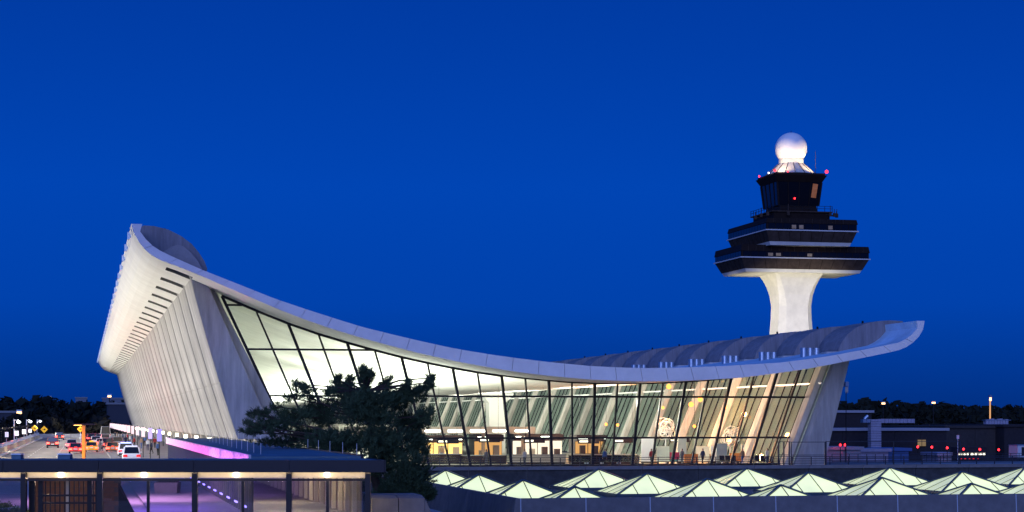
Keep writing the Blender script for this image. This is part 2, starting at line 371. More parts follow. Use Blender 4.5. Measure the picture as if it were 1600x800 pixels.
# end wall: panes, mullions, transoms
JL0 = xz(452, 686, YG); JL1 = xz(344, 457, YG); JR0 = xz(1232, 723, YG); JR1 = xz(1287.5, 572, YG)
slL = (JL1[0] - JL0[0]) / (JL1[1] - JL0[1]); slR = (JR1[0] - JR0[0]) / (JR1[1] - JR0[1])
xL = lambda z: JL0[0] + slL * (z - JL0[1]); xR = lambda z: JR0[0] + slR * (z - JR0[1])
NM = 24
def mx(i, z): u = i / NM; return xL(z) * (1 - u) + xR(z) * u
def mtop(i):
    z = 10
    for _ in range(12): z = bot_z(mx(i, z)) - 0.12
    return z
trz = [2.85, 6.85, 11.2, 15.3]
gw = empty('end_glass_wall', (0, YG - Y1, 0)); gw.parent = term
OG = Vector((14, YG, 0))
for i in range(NM + 1):
    zt_ = mtop(i); w = 0.25 if i % 2 == 0 else 0.16
    TB().bar((mx(i, 0.02), YG, 0.02), (mx(i, zt_), YG, zt_), w, 0.30 if i % 2 == 0 else 0.22, up=(0, 1, 0)).build('mullion', frame_m, gw, org=OG)
for i in range(NM):
    za, zb_ = mtop(i), mtop(i + 1)
    lev = [0.05] + trz
    for j, z0 in enumerate(lev):
        z1 = lev[j + 1] if j + 1 < len(lev) else 99
        if z0 >= max(za, zb_): break
        # clip cell polygon against sloping top
        def P(u, z): return (mx(i + u, z), z)
        ta, tb = min(z1, za), min(z1, zb_)
        pts = [P(0, min(z0, za)), P(1, min(z0, zb_))]
        if za > z0 and zb_ > z0:
            pts = [P(0, z0), P(1, z0), P(1, tb)]
            if (za < z1) != (zb_ < z1):
                u = (z1 - za) / (zb_ - za); pts.append(P(u, z1))
            pts.append(P(0, ta))
        elif za > z0:
            u = (z0 - za) / (zb_ - za); pts = [P(0, z0), P(u, z0), P(0, ta)]
            if z1 < za: u2 = (z1 - za) / (zb_ - za); pts = [P(0, z0), P(u, z0), P(u2, z1), P(0, z1)]
        else:
            u = (z0 - za) / (zb_ - za); pts = [P(u, z0), P(1, z0), P(1, tb)]
        t = TB(); n = len(pts); dy = random.uniform(-.01, .01)
        t.add([(x, YG - 0.015 + dy, z) for x, z in pts] + [(x, YG + 0.015 + dy, z) for x, z in pts][::1],
              [tuple(range(n))])
        t.build('pane', glass_m, gw, org=OG)
    # sloping head beam piece
    TB().bar((mx(i, za), YG - .05, za + 0.12), (mx(i + 1, zb_), YG - .05, zb_ + 0.12), 0.4, 0.42 if i < 10 else 0.26).build('head_beam', frame_m, gw, org=OG)
for z in trz:
    a = 0
    while a < NM and mtop(a) > z - 0.1: a += 1
    bR = NM
    while bR > 0 and mtop(bR) > z - 0.1: bR -= 1
    segs = []
    if a >= NM: segs = [(xL(z), xR(z))]
    else:
        x = mx(a - 1, z)
        while x < 70 and bot_z(x) > z + 0.1: x += 0.1
        segs = [(xL(z), x)]
        if mtop(NM) > z:
            x2 = xR(z)
            while bot_z(x2) > z + 0.1: x2 -= 0.1
            segs.append((x2, xR(z)))
    for x0, x1 in segs:
        if x1 - x0 > 0.3: TB().box(x0, x1, YG - 0.24, YG + 0.10, z - 0.09, z + 0.09).build('transom', frame_m, gw, org=OG)
TB().box(xL(0), xR(0), YG - 0.25, YG + 0.2, 0.02, 0.25).build('sill', frame_m, gw, org=OG)
# concrete jamb walls between first pylons and the glass
cl0 = xz(430, 686, Y1 + 1.2); cl1 = xz(327, 448, Y1 + 1.2)
v = [(ib[0] - 0.6 + sli * (0 - ib[1]), 0.0), (xL(0) + .12, 0.0), (xL(zt + .5) + .12, bot_z(xL(zt)) + .1), (it[0] - 0.6, bot_z(it[0]) + .1)]
TB().prism(v, 'y', Y1 + 1.4, YG + 0.6).build('jamb_wall', conc_pylon, term)

# airside long wall seen through the hall: glass, mullions, transoms
aw = empty('airside_glass_wall', (0, 0, 0)); aw.parent = term
fi = lambda z: ai_b[0] + (ai_t[0] - ai_b[0]) * (z - ai_b[1]) / (ai_t[1] - ai_b[1]) + 0.42
zT = bot_z(fi(10.0)) + .1
b = MB(); b.bar((fi(.1) - 14, 0, .1), (fi(zT) - 14, 0, zT), 0.10, 0.10, up=(0, 1, 0)); mme = b.mesh('mullion', frame_m)
b = MB(); b.add([(fi(0) - 14, 0, 0), (fi(zT) - 14, 0, zT), (fi(zT) - 14, BAY, zT), (fi(0) - 14, BAY, 0)], [(0, 1, 2, 3)]); gme = b.mesh('pane', glass_in)
b = MB(); b.bar((fi(8.2) - 14 - .1, 0, 8.2), (fi(8.2) - 14 - .1, BAY, 8.2), 0.12, 0.18); tme = b.mesh('transom', white_metal)
blind = mat('grey_blind', (0.52, 0.58, 0.53), 0.8, var=0.1, stretch=(1, 0.3, 0.1))
b = MB(); b.add([(fi(.1) + .12 - 14, 0, .1), (fi(zT) + .12 - 14, 0, zT), (fi(zT) + .12 - 14, BAY, zT), (fi(.1) + .12 - 14, BAY, .1)], [(0, 1, 2, 3)]); bme = b.mesh('blind', blind)
for k in range(NB):
    y = k * BAY
    child('pane', gme, aw, (0, y, 0)); child('transom', tme, aw, (0, y, 0)); child('blind', bme, aw, (0, y, 0))
    for q in range(1, 5): child('mullion', mme, aw, (0, y + 2.0 + q * 2.2 - .6, 0))
# landside long wall, set back behind the pylons
fl = lambda z: ib[0] + sli * (z - ib[1]) + 0.6
zl_ = bot_z(fl(16))
b = MB(); b.add([(fl(0) - 14, 1.42, 0), (fl(zl_) - 14, 1.42, zl_), (fl(zl_) - 14, BAY + 1.41, zl_), (fl(0) - 14, BAY + 1.41, 0)], [(0, 1, 2, 3)]); lgm = b.mesh('pane', blind)
lw = empty('landside_glass_wall', (0, 0, 0)); lw.parent = term
for k in range(NB): child('pane', lgm, lw, (0, k * BAY, 0))
# far end wall
xs_ = [15 + i * 2.4 for i in range(24)]
TB().prism([(xs_[0], 0.0), (xs_[-1], 0.0)] + [(x, min(bot_z(x), 20) + .15) for x in reversed(xs_)], 'y', YEND - 9, YEND - 8.7).build('far_end_wall', blind, term)
# ------------------------------------------------------------------ hall lighting (area uplights without modelled fittings)
for k in range(6):
    y = Y1 + 34 + k * 62
    lamp('AREA', 'hall_uplight', (36, y, 4.95), (9000 if k == 0 else 17000), (0.95, 1.0, 0.84), target=(36.01, y, 30), sx=10, sy=56)
for k in range(3):
    y = Y1 + 10 + k * 22
    lamp('AREA', 'hall_uplight', (30, y, 4.95), 1900, (0.95, 1.0, 0.84), target=(30, y, 30), sx=12, sy=12)
for k in range(5):
    y = Y1 + 20 + k * 45
    lamp('AREA', 'hall_wall_fill', (52, y, 6.5), 6000, (1.0, 0.97, 0.82), target=(64, y, 8.0), sx=30, sy=.5)  # added fill light that brightens the airside wall, no fitting there
# ------------------------------------------------------------------ floodlights on the landside kerb
fb = MB().box(-.22, .22, -.3, .3, 0, .35); fb.tube((0, 0, -3.0), (0, 0, 0), .06); fm = fb.mesh('floodlight', black_m)
for k in range(30):
    y = Y1 + 3 + k * BAY
    tag(child('floodlight', fm, None, (-11.2, y, 3.15)), 'small black floodlight on a pole at the outer road barrier, aimed up at the roof', 'floodlight', 'floodlights along the outer road barrier')
    lamp('SPOT', 'flood', (-11.2, y, 3.7), (6600 if k else 7800), (1.0, 0.95, 0.79), 0.12, target=(6.0, y + 1, 13), spot=168, blend=0.5)
# ------------------------------------------------------------------ inside the hall
wood = mat('dark_brown_veneer', (0.05, 0.03, 0.025), 0.5)
beige = mat('beige_perforated_panel', (0.50, 0.44, 0.36), 0.6, var=0.05)
gold_e = emit('warm_display_light', (1.0, 0.62, 0.18), 2.2)
white_e = emit('white_strip_light', (1.0, 0.97, 0.88), 6.0)
orange_e = emit('lamp_reflection_glow', (1.0, 0.36, 0.07), 3.2)
amber_e = emit('amber_panel_glow', (1.0, 0.50, 0.16), 0.9)
red_p = mat('red_poster', (0.65, 0.06, 0.12), 0.6)
grey_p = mat('grey_laminate', (0.22, 0.23, 0.24), 0.5)
green_m = mat('planter_leaves', (0.05, 0.10, 0.06), 0.8)
def hall_box(name, px0, px1, ytop, ybot, depth, m, label, cat, zb=0.02, parts=None, group=None):
    """counter island: front face in columns px0..px1; base row ybot on the hall floor"""
    Y = max(YG + 2.5, onZ((px0 + px1) / 2, ybot, 0.02).y)
    a = onY(px0, ybot, Y); c = onY(px1, ybot, Y); zt2 = onY(px0, ytop, Y).z; L = c.x - a.x
    t = empty(name, (a.x + L / 2, Y, 0.02), 0, label, cat, group)
    b = MB(); b.box(-L / 2 + .06, L / 2 - .06, .06, depth - .06, 0, 0.12); b.build('plinth', black_m, t)
    n = max(1, int(L / 1.6)); pl = MB().box(0.015, L / n - 0.015, 0, depth, 0.12, zt2 - 0.12); me = pl.mesh('front_panel', m)
    for i in range(n): child('front_panel', me, t, (-L / 2 + i * L / n, 0, 0))
    MB().box(-L / 2 - .08, L / 2 + .08, -.08, depth + .08, zt2 - 0.12, zt2 - .04).build('worktop', grey_p, t)
    return t, L, Y
def stand_sign(t, L, z0, z1, m):
    for s in (-1, 1): MB().box(s * L * .45 - .04, s * L * .45 + .04, 0.9, .98, 0, z1).build('post', black_m, t)
    MB().box(-L * .45 + .05, L * .45 - .05, .92, .96, z0, z1 - .02).build('sign_panel', m, t)
hall_box('counter', 652, 722, 709, 725, 1.4, wood, 'long dark brown counter just behind the glass beside the pine tree', 'counter')
hall_box('counter', 724, 792, 711, 725, 1.4, wood, 'dark brown counter just behind the glass, second from the pine tree', 'counter')
hall_box('counter', 796, 884, 710, 725, 1.2, beige, 'beige perforated counter behind the glass in the middle of the end wall', 'counter')
hall_box('counter', 894, 998, 710, 725, 1.6, wood, 'long dark brown counter behind the glass right of the beige counter', 'counter')
for (x0, x1, yt, m, lb) in ((1004, 1030, 711, beige, 'small beige ticket desk right of the long dark counter'), (1062, 1090, 710, wood, 'dark ticket desk right of the red poster stand'),
                            (1110, 1128, 709, wood, 'narrow dark brown cabinet behind the glass wall'), (1172, 1186, 712, grey_p, 'grey steel cabinet near the right end of the glass wall'),
                            (1136, 1160, 713, grey_p, 'low grey desk with seats near the right end of the hall')):
    hall_box('desk', x0, x1, yt, 724, 0.9, m, lb, 'desk')
# bright shops farther down the hall
def shop(px0, px1, ybase, y0, y1, Y, m, label):
    a = onY(px0, y1, Y); c = onY(px1, y0, Y); L = c.x - a.x; zb, zt2 = max(.05, a.z), c.z
    t = empty('shop_unit', (a.x + L / 2, Y, 0.02), 0, label, 'shop')
    MB().box(-L / 2, L / 2, 0.6, 4.0, 0, zt2 + .9).build('back_wall', wood, t)
    n = max(2, int(L / 1.5)); w = L / n
    pm = MB().box(.06, w - .06, .5, .56, zb, zt2).mesh('display_panel', m)
    for i in range(n): child('display_panel', pm, t, (-L / 2 + i * w, 0, 0))
    MB().box(-L / 2, L / 2, -.4, .5, zt2 + .05, zt2 + .85).build('canopy', wood, t)
    sm = MB().box(0.25, w - .25, -.46, -.41, zt2 + .35, zt2 + .6).mesh('sign_light', white_e)
    for i in range(0, n, 2): child('sign_light', sm, t, (-L / 2 + i * w, 0, 0))
    for i in range(n):
        h = random.uniform(.8, 1.6); x = -L / 2 + (i + .5) * w
        MB().box(x - .35, x + .35, -.3, .3, 0, h).build('shelf', random.choice([wood, grey_p, beige]), t)
    return t
shop(655, 724, 0, 692, 713, 226, gold_e, 'shop with yellow lit shelves behind the glass beside the pine tree')
shop(742, 786, 0, 690, 712, 232, amber_e, 'shop with amber lit wall between the two dark counters')
shop(802, 880, 0, 689, 711, 240, emit('pale_display_light', (1.0, 0.82, 0.62), 1.5), 'shop with pale lit wall and white ceiling strips above the beige counter')
shop(900, 1000, 0, 690, 712, 250, amber_e, 'shop with amber lit wall behind the long dark counter')
# gallery running along the hall on the airside
for i, (ya, yb) in enumerate(((230, 300), (304, 380), (384, 520))):
    t = empty('gallery_deck', (48, ya, 0.02), 0, ('dark gallery deck with white edge lights, nearest in the hall', 'dark gallery deck with white edge lights, middle one along the hall', 'dark gallery deck with white edge lights, farthest in the hall')[i], 'gallery')
    MB().box(-8, 6, 0, yb - ya, 3.0, 3.5).build('slab', wood, t)
    MB().box(-8.3, 6.3, -.35, -.05, 2.9, 3.75).build('edge_band', mat('pale_edge_band', (0.5, 0.48, 0.44), 0.6), t)
    for k in range(5): MB().box(-7.5 + k * 2.8, -5.6 + k * 2.8, -.42, -.37, 3.1, 3.35).build('edge_light', white_e, t)
    for s in (-6, 0, 5): MB().tube((s, 1, 0), (s, 1, 3.0), .22).build('column', beige, t)
p = onY(777, 690, 262)
t = empty('white_pier', (p.x, 262, 0.02), 0, 'broad white plastered pier standing free in the middle of the hall', 'pier')
w_ = onY(790, 690, 262).x - onY(765, 690, 262).x
MB().box(-w_ / 2, w_ / 2, 0, 2.2, 0, 6.9).build('shaft', white_p, t); MB().prism([(-w_ / 2 - 1.0, 8.1), (-w_ / 2 - .02, 6.9), (w_ / 2 + .02, 6.9), (w_ / 2 + 1.2, 8.1), (w_ / 2 + 1.2, 8.3), (-w_ / 2 - 1.0, 8.3)], 'y', 0.01, 2.19).build('capital', white_p, t)
lamp('SPOT', 'pier_fill', (p.x - 3, 236, 3.2), 5000, (1, 1, .9), .3, target=(p.x, 262, 5.5), spot=30)  # added spot, only there to brighten the pier
# hung globes added to imitate sodium lamp reflections in the end glass
for i, (px, py, Y, lb) in enumerate(((1045, 604, 196, 'bright orange globe imitating a lamp reflection, right under the roof edge'), (1080, 632, 196, 'largest orange globe imitating a lamp reflection in the hall'), (1094, 624, 196, 'small orange globe imitating a lamp reflection, just right of the largest one'),
                     (1036, 637, 215, 'orange globe imitating a lamp reflection, left of the largest one'), (1133, 636, 200, 'orange globe imitating a lamp reflection, farthest right in the hall'), (1085, 666, 205, 'lowest orange globe imitating a lamp reflection, above the ticket desks'),
                     (947, 663, 230, 'small orange globe imitating a lamp reflection, left of the white mobile'), (965, 664, 230, 'small orange globe imitating a lamp reflection, close left of the white mobile'))):
    q = onY(px, py, Y); t = empty('reflection_globe', q, 0, lb, 'lamp')
    r = .30 if i < 3 else .2
    MB().lathe([(0.001, -r), (r * .7, -r * .7), (r, 0), (r * .7, r * .7), (0.001, r)], 12).build('globe', orange_e, t, True)
    MB().tube((0, 0, r), (0, 0, bot_z(q.x) - q.z + .05), .02).build('cord', black_m, t)
    if i in (0, 1, 2, 4, 5): lamp('POINT', 'reflection_fill', q + Vector((0.5, .8, 0)), 420, (1.0, .40, .12), .3)  # added light spreading the orange of the imitated reflections
for x_, y_, z_ in ((60.0, 203, 8.3), (60.2, 216, 7.5), (59.0, 193, 5.5)): lamp('POINT', 'amber_wall_fill', (x_, y_, z_), 3300, (1.0, .30, .07), .35)  # added amber fill imitating the reflected orange glow along the wall
# check-in furniture near the glass at the right of the hall
pale_g = mat('pale_green_screen', (.62, .72, .62), .6, var=.08); teal = mat('teal_bin', (.05, .25, .28), .5); orange_p = mat('orange_board', (.75, .28, .08), .6)
rnd = random.Random(11)
places = [(1012, 'white'), (1036, 'pale'), (1050, 'teal'), (1066, 'pale'), (1080, 'orange'), (1098, 'pale'), (1118, 'white'), (1128, 'pale'), (1150, 'orange'), (1166, 'pale'), (1188, 'teal'), (1208, 'pale')]
seen = {}
ordn = ['first', 'second', 'third', 'fourth', 'fifth', 'sixth']
for px, kd in places:
    Yp = YG + rnd.uniform(6, 16); q = onY(px, 720, Yp); m = {'white': white_p, 'pale': pale_g, 'teal': teal, 'orange': orange_p}[kd]; i = seen.get(kd, 0); seen[kd] = i + 1
    w = rnd.uniform(.9, 1.7); h = rnd.uniform(1.6, 2.9) if kd in ('pale', 'white') else 1.1
    t = empty('screen' if kd in ('pale', 'white') else 'bin' if kd == 'teal' else 'display_board', (q.x, Yp, .02), rnd.uniform(-.3, .3), '%s %s in the right half of the hall, %s from the left' % ({'pale': 'pale green', 'white': 'white', 'teal': 'teal', 'orange': 'orange'}[kd], {'pale': 'screen panel', 'white': 'screen panel', 'teal': 'waste bin', 'orange': 'display board'}[kd], ordn[i]), {'pale': 'screen', 'white': 'screen', 'teal': 'bin', 'orange': 'display board'}[kd])
    MB().box(-w / 2, w / 2, 0, .08, .25, h).build('panel', m, t)
    for s_ in (-1, 1): MB().box(s_ * w * .4 - .03, s_ * w * .4 + .03, -.2, .28, 0, .25).build('foot', black_m, t)
hs_e = emit('hanging_sign_glow', (1.0, .93, .75), 2.2)
for i, (px, py, Yp) in enumerate(((700, 690, 205), (765, 688, 210), (835, 689, 206), (920, 690, 204), (975, 689, 212), (1062, 688, 208), (1180, 690, 200))):
    q = onY(px, py, Yp); t = empty('hanging_sign', q, 0, 'dark hanging sign with a glowing strip in the hall, %s from the left' % (ordn + ['seventh'])[i], 'sign')
    MB().box(-1.2, 1.2, 0, .12, -.22, .28).build('board', black_m, t); MB().box(-1.05, -.1, -.02, -.003, -.08, .12).build('text_strip', hs_e, t)
    for s_ in (-1, 1): MB().tube((s_ * 1.0, .06, .28), (s_ * 1.0, .06, bot_z(q.x) - q.z + .05), .015, n=5).build('hanger', black_m, t)
# seats
sn = 0
for px in (905, 930, 955, 980, 1140, 1195):
    q = onY(px, 722, YG + 4.6); t = empty('bench_seat', (q.x, YG + 4.6, .02), 0, 'black row of three seats behind the glass, %s from the left' % ordn[sn], 'bench'); sn += 1
    for k in range(3): MB().box(-.9 + k * .62, -.9 + k * .62 + .54, 0, .5, .4, .46).build('seat', black_m, t); MB().bar((-.63 + k * .62, .5, .46), (-.63 + k * .62, .62, .95), .5, .05).build('backrest', black_m, t)
    for x_ in (-.7, .7): MB().box(x_ - .04, x_ + .04, .05, .5, 0, .4).build('leg', galv, t)
# white wire mobiles
for px, py, Y, lb in ((1040, 672, 192, 'large white wire sculpture standing behind the glass'), (1141, 680, 196, 'smaller white wire sculpture at the right of the hall')):
    q = onY(px, py, Y); t = empty('wire_sculpture', (q.x, Y, .02), 0, lb, 'sculpture')
    MB().tube((0, 0, 0), (0, 0, q.z - .8), .06).build('stand', white_metal, t)
    for k in range(14):
        b = MB(); rr = random.uniform(.5, 1.0); ax = Vector((random.uniform(-1, 1), random.uniform(-1, 1), random.uniform(-.5, .5))).normalized(); u = ax.orthogonal().normalized(); w = ax.cross(u)
        c = Vector((random.uniform(-.5, .5), random.uniform(-.3, .3), q.z + random.uniform(-.5, .5))); pts = [c + (u * math.cos(a * .628) + w * math.sin(a * .628)) * rr for a in range(11)]
        for i in range(10): b.tube(pts[i], pts[i + 1], .035, n=4, caps=False)
        b.build('wire_ring', white_p, t)
q = onY(1054, 724, YG + 3)
t = empty('poster_stand', (q.x, YG + 3, .02), 0, 'small stand with a plain red poster between two desks', 'poster stand')
MB().box(-.03, .03, 0, .06, 0, .6).build('foot', black_m, t); MB().box(-.5, .5, 0, .05, .6, 1.35).build('poster', red_p, t)

# ------------------------------------------------------------------ people (one continuous skinned body each)
skin_m = mat('skin', (0.45, 0.28, 0.2), 0.6); hair_m = mat('dark_hair', (0.03, 0.02, 0.015), 0.7)
cl = [mat('cloth_' + n, c, 0.85) for n, c in (('navy', (0.03, 0.04, 0.09)), ('black', (0.015, 0.015, 0.015)), ('grey', (0.18, 0.18, 0.18)), ('white', (0.6, 0.6, 0.58)), ('red', (0.35, 0.03, 0.03)), ('tan', (0.3, 0.22, 0.14)), ('blue', (0.06, 0.12, 0.3)))]
def person_mesh(stride, arm, top, leg):
    V = [(0, 0, .95), (0, 0, 1.12), (0, 0, 1.38), (0, 0, 1.5), (0, .01, 1.58), (0, .02, 1.72)]; E = [(0, 1), (1, 2), (2, 3), (3, 4), (4, 5)]
    Rr = [.15, .13, .17, .06, .09, .085]
    def chain(root, pts, rs):
        p = root
        for q, r in zip(pts, rs): V.append(q); Rr.append(r); E.append((p, len(V) - 1)); p = len(V) - 1
        return p
    for s in (-1, 1):
        st_ = stride * s
        chain(0, [(s * .1, 0, .88), (s * .1, st_ * .45 + .03, .48), (s * .1, st_, .09), (s * .11, st_ + .13, .035)], [.1, .065, .045, .035])
        e = chain(2, [(s * .2, 0, 1.38), (s * .25, -st_ * .3, 1.1), (s * .24, -st_ * .6 + arm, .86), (s * .24, -st_ * .6 + arm + .02, .78)], [.06, .045, .033, .03])
        for f in range(5): a = (f - 2) * .018; chain(e, [(s * .24 - s * .0, -st_ * .6 + arm + .02 + a, .70 - (.02 if f == 2 else 0))], [.010])
    me = bpy.data.meshes.new('body'); me.from_pydata([Vector(v) for v in V], E, [])
    o = bpy.data.objects.new('body', me); COL.objects.link(o)
    md = o.modifiers.new('skin', 'SKIN'); ly = me.skin_vertices[0].data if me.skin_vertices else None
    if ly is None:
        bm_ = bmesh.new(); bm_.from_mesh(me); bm_.verts.layers.skin.verify(); bm_.to_mesh(me); bm_.free(); ly = me.skin_vertices[0].data
    for i, r in enumerate(Rr): ly[i].radius = (r * (1.25 if i in (1, 2) else 1), r)
    ly[0].use_root = True
    sd = o.modifiers.new('sub', 'SUBSURF'); sd.levels = 1; sd.render_levels = 1
    dg = bpy.context.evaluated_depsgraph_get(); dg.update(); m2 = bpy.data.meshes.new_from_object(o.evaluated_get(dg))
    bpy.data.objects.remove(o)
    for m in (leg, top, skin_m, hair_m): m2.materials.append(m)
    for p in m2.polygons:
        z, y, x = p.center.z, p.center.y, abs(p.center.x)
        p.material_index = 0 if (z < .93 and x < .19) or z < .6 else 2 if (x > .17 and z < .88) else 1 if z < 1.49 else (3 if z > 1.69 or (y < -.02 and z > 1.56) else 2)
        p.use_smooth = True
    m2.name = 'body'; return m2
PM = [person_mesh(.22, .05, cl[0], cl[1]), person_mesh(.06, .12, cl[3], cl[0]), person_mesh(.15, 0, cl[4], cl[1]), person_mesh(.02, .2, cl[2], cl[2]), person_mesh(.25, .1, cl[5], cl[6]), person_mesh(.04, .02, cl[6], cl[1])]
PD = ['navy top and black trousers', 'white top and navy trousers', 'red top and black trousers', 'grey suit', 'tan top and blue trousers', 'blue top and black trousers']
def person(px, py, k, rz, where, z=.14):
    q = onZ(px, py, z); o = tag(child('person', PM[k], None, q, rz), 'person in %s %s' % (PD[k], where), 'person', 'people at the terminal'); return o
for i, (px, py, k, rz, wh) in enumerate((
    (196, 697, 0, .3, 'walking on the pavement behind the parked cars'), (203, 694, 1, 2.0, 'standing at the kerb by the luggage'), (210, 699, 2, 1.0, 'standing among the crowd at the kerb'),
    (214, 693, 3, -1, 'standing under the row of lit banners'), (221, 701, 4, .5, 'walking near the white police car'), (226, 697, 5, 2.5, 'standing in front of the pylons'),
    (231, 704, 1, 3.0, 'standing beside a dark banner pole'), (237, 709, 0, 1.4, 'nearest the pavilion roof at the kerb'), (242, 700, 2, .2, 'standing right of the dark banner pole'),
    (188, 691, 3, 0, 'crossing behind the white pickup'), (192, 689, 5, 1, 'far along the pavement in the crowd'), (183, 688, 4, 2, 'loading a car far along the kerb'),
    (156, 706, 3, .5, 'standing on the road behind the yellow taxi'), (160, 705, 1, -2, 'standing between the taxi and the bronze car'),
    (180, 686, 0, 1.2, 'farthest along the kerb beside the bus'), (199, 690, 2, 2.2, 'waiting with the far group on the pavement'), (206, 688, 4, .9, 'in light shade near the pylon feet'), (217, 688, 1, 1.9, 'close to the row of pylon feet'),
    (234, 695, 3, 0, 'by the entrance doors under the pylons'), (247, 712, 5, .6, 'at the corner of the covered walkway'))):
    person(px, py, k, rz, wh)
for px, py, k, wh in ((1066, 722, 3, 'beside the red poster stand inside the hall'), (1160, 722, 4, 'beside the grey desk in the hall'), (945, 722, 5, 'behind the long dark counter in the hall'), (820, 716, 1, 'before the pale lit shop in the hall'), (760, 716, 3, 'before the amber lit shop in the hall'), (1199, 722, 1, 'upright beside the glass at the right end'), (1018, 722, 2, 'standing at the beige ticket desk inside the hall'), (1098, 722, 0, 'standing between the ticket desks inside the hall'), (690, 716, 4, 'in front of the yellow lit shop')):
    q = onY(px, 724, YG + (3 if px > 700 else 30)); tag(child('person', PM[k], None, (q.x, q.y, .03), .5), 'person in %s %s' % (PD[k], wh), 'person', 'people at the terminal')

# ------------------------------------------------------------------ control tower
TC = cw((1236 - 800) / F * 370, 370)
tower = empty('control_tower', (TC.x, TC.y, -8), 0, 'tall white control tower with black stepped decks and a glowing white radar dome', 'control tower')
tw_white = mat('tower_concrete', (0.72, 0.68, 0.60), 0.85, var=0.08, scale=0.6, bump=.2, stain=0.12)
tw_black = mat('tower_dark_cladding', (0.020, 0.013, 0.011), 0.6, metal=0, var=0.25, scale=.6, spec=.08)
tw_brown = mat('tower_weathered_panel', (0.060, 0.042, 0.033), 0.7, var=.35, scale=1.0, spec=.08)
tw_glass = mat('tower_dark_glass', (0.006, 0.006, 0.008), 0.12, spec=0.3)
trim_m = mat('tower_pale_trim', (0.62, 0.60, 0.56), 0.7)
class TW(MB):
    def build(s, *a, **k): s.v = [(x, y, z + 8) for x, y, z in s.v]; return MB.build(s, *a, **k)
b = TW(); pr = [(-8, 4.6), (20, 3.65), (24, 3.35), (26.4, 3.28), (28.5, 3.45), (30.2, 3.85), (31.6, 4.4), (32.5, 4.9), (33.05, 5.35)]
v = []
for z, a in pr: c = 0.35 * a if z < 27 else (0.35 - .27 * min(1, (z - 26.4) / 6.6)) * a; v += [(-a, -a + c, z), (-a + c, -a, z), (a - c, -a, z), (a, -a + c, z), (a, a - c, z), (a - c, a, z), (-a + c, a, z), (-a, a - c, z)]
b.add(v, [(k * 8 + i, k * 8 + (i + 1) % 8, k * 8 + 8 + (i + 1) % 8, k * 8 + 8 + i) for k in range(len(pr) - 1) for i in range(8)]); b.build('shaft', tw_white, tower)
def deck(hx, hy, z0, z1, zl, zw0, zw1, zt2, tap, nx, ny):
    d = empty('deck', (0, 0, 0)); d.parent = tower; d.name = 'deck'
    TW().frustum((-hx + tap, hx - tap, -hy + tap, hy - tap, z0), (-hx + tap * .8, hx - tap * .8, -hy + tap * .8, hy - tap * .8, z1)).build('soffit', tw_white, d)
    TW().frustum((-hx + tap * .75, hx - tap * .75, -hy + tap * .75, hy - tap * .75, z1 + .01), (-hx + .25, hx - .25, -hy + .25, hy - .25, zl)).build('apron', tw_brown, d)
    TW().box(-hx, hx, -hy, hy, zl + .01, zl + .22).build('ledge', trim_m, d)
    TW().box(-hx + .25, hx - .25, -hy + .25, hy - .25, zl + .23, zw1).build('window_core', tw_black, d)
    wm = (2 * hx - 1) / nx; me = None
    b = MB().box(.06, wm - .06, -.06, 0, zw0 + 8, zw1 + 8 - .05); me = b.mesh('window', tw_glass)
    for i in range(nx): child('window', me, d, (-hx + .5 + i * wm, -hy + .25, 0))
    wm2 = (2 * hy - 1) / ny
    b = MB().box(-.06, 0, .06, wm2 - .06, zw0 + 8, zw1 + 8 - .05); me = b.mesh('window', tw_glass)
    for i in range(ny): child('window', me, d, (-hx + .25, -hy + .5 + i * wm2, 0))
    TW().frustum((-hx + .1, hx - .1, -hy + .1, hy - .1, zw1 + .01), (-hx + .3, hx - .3, -hy + .3, hy - .3, zt2)).build('parapet', tw_black, d)
    n = int(2 * hx / 2.2)
    for i in range(1, n):
        u = -1 + 2 * i / n
        TW().bar((u * (hx - tap * .75), -hy + tap * .75 - .02, z1 + .03), (u * (hx - .25), -hy + .23, zl - .02), .07, .05).build('apron_seam', tw_black, d)
    n2 = int(2 * hy / 2.2)
    for i in range(1, n2):
        u = -1 + 2 * i / n2
        TW().bar((-hx + tap * .75 - .02, u * (hy - tap * .75), z1 + .03), (-hx + .23, u * (hy - .25), zl - .02), .07, .05).build('apron_seam', tw_black, d)
    for i in (3, 4, 8): TW().box(-hx + .5 + i * (2 * hx - 1) / nx + .3, -hx + .5 + (i + 1) * (2 * hx - 1) / nx - .3, -hy + .15, -hy + .18, zw0 + .1, zw1 - .3).build('lit_blind', mat('dim_office_light', (.2, .17, .13), .6, var=.5, scale=3, emis=(1, .7, .4), es=.05), d)
    n = int(2 * hx / 1.5)
    for i in range(1, n): TW().box(-hx + i * 2 * hx / n - .03, -hx + i * 2 * hx / n + .03, -hy + .02, -hy + .3, zw1 + .05, zt2 - .02).build('parapet_rib', tw_brown, d)
    return d
deck(13.0, 7.95, 32.5, 33.1, 35.0, 35.35, 36.3, 37.5, 1.6, 16, 10)
deck(9.2, 11.2, 37.3, 37.95, 39.9, 40.2, 41.3, 42.2, 1.3, 12, 14)
TW().box(-5.65, 5.65, -5.65, 5.65, 42.21, 44.0).build('machine_room', tw_black, tower)
TW().box(-6.1, 6.1, -6.1, 6.1, 44.0, 44.2).build('catwalk', tw_brown, tower)
for s in range(9):
    x = -6 + s * 1.5
    TW().box(x - .04, x + .04, -6.05, -5.97, 44.2, 45.2).build('rail_post', black_m, tower)
    TW().box(-6.05, -5.97, x - .04, x + .04, 44.2, 45.2).build('rail_post', black_m, tower)
for z in (44.7, 45.15): TW().box(-6.06, 6.06, -6.09, -6.04, z, z + .07).build('handrail', black_m, tower); TW().box(-6.09, -6.04, -6.0, 6.06, z, z + .07).build('handrail', black_m, tower)
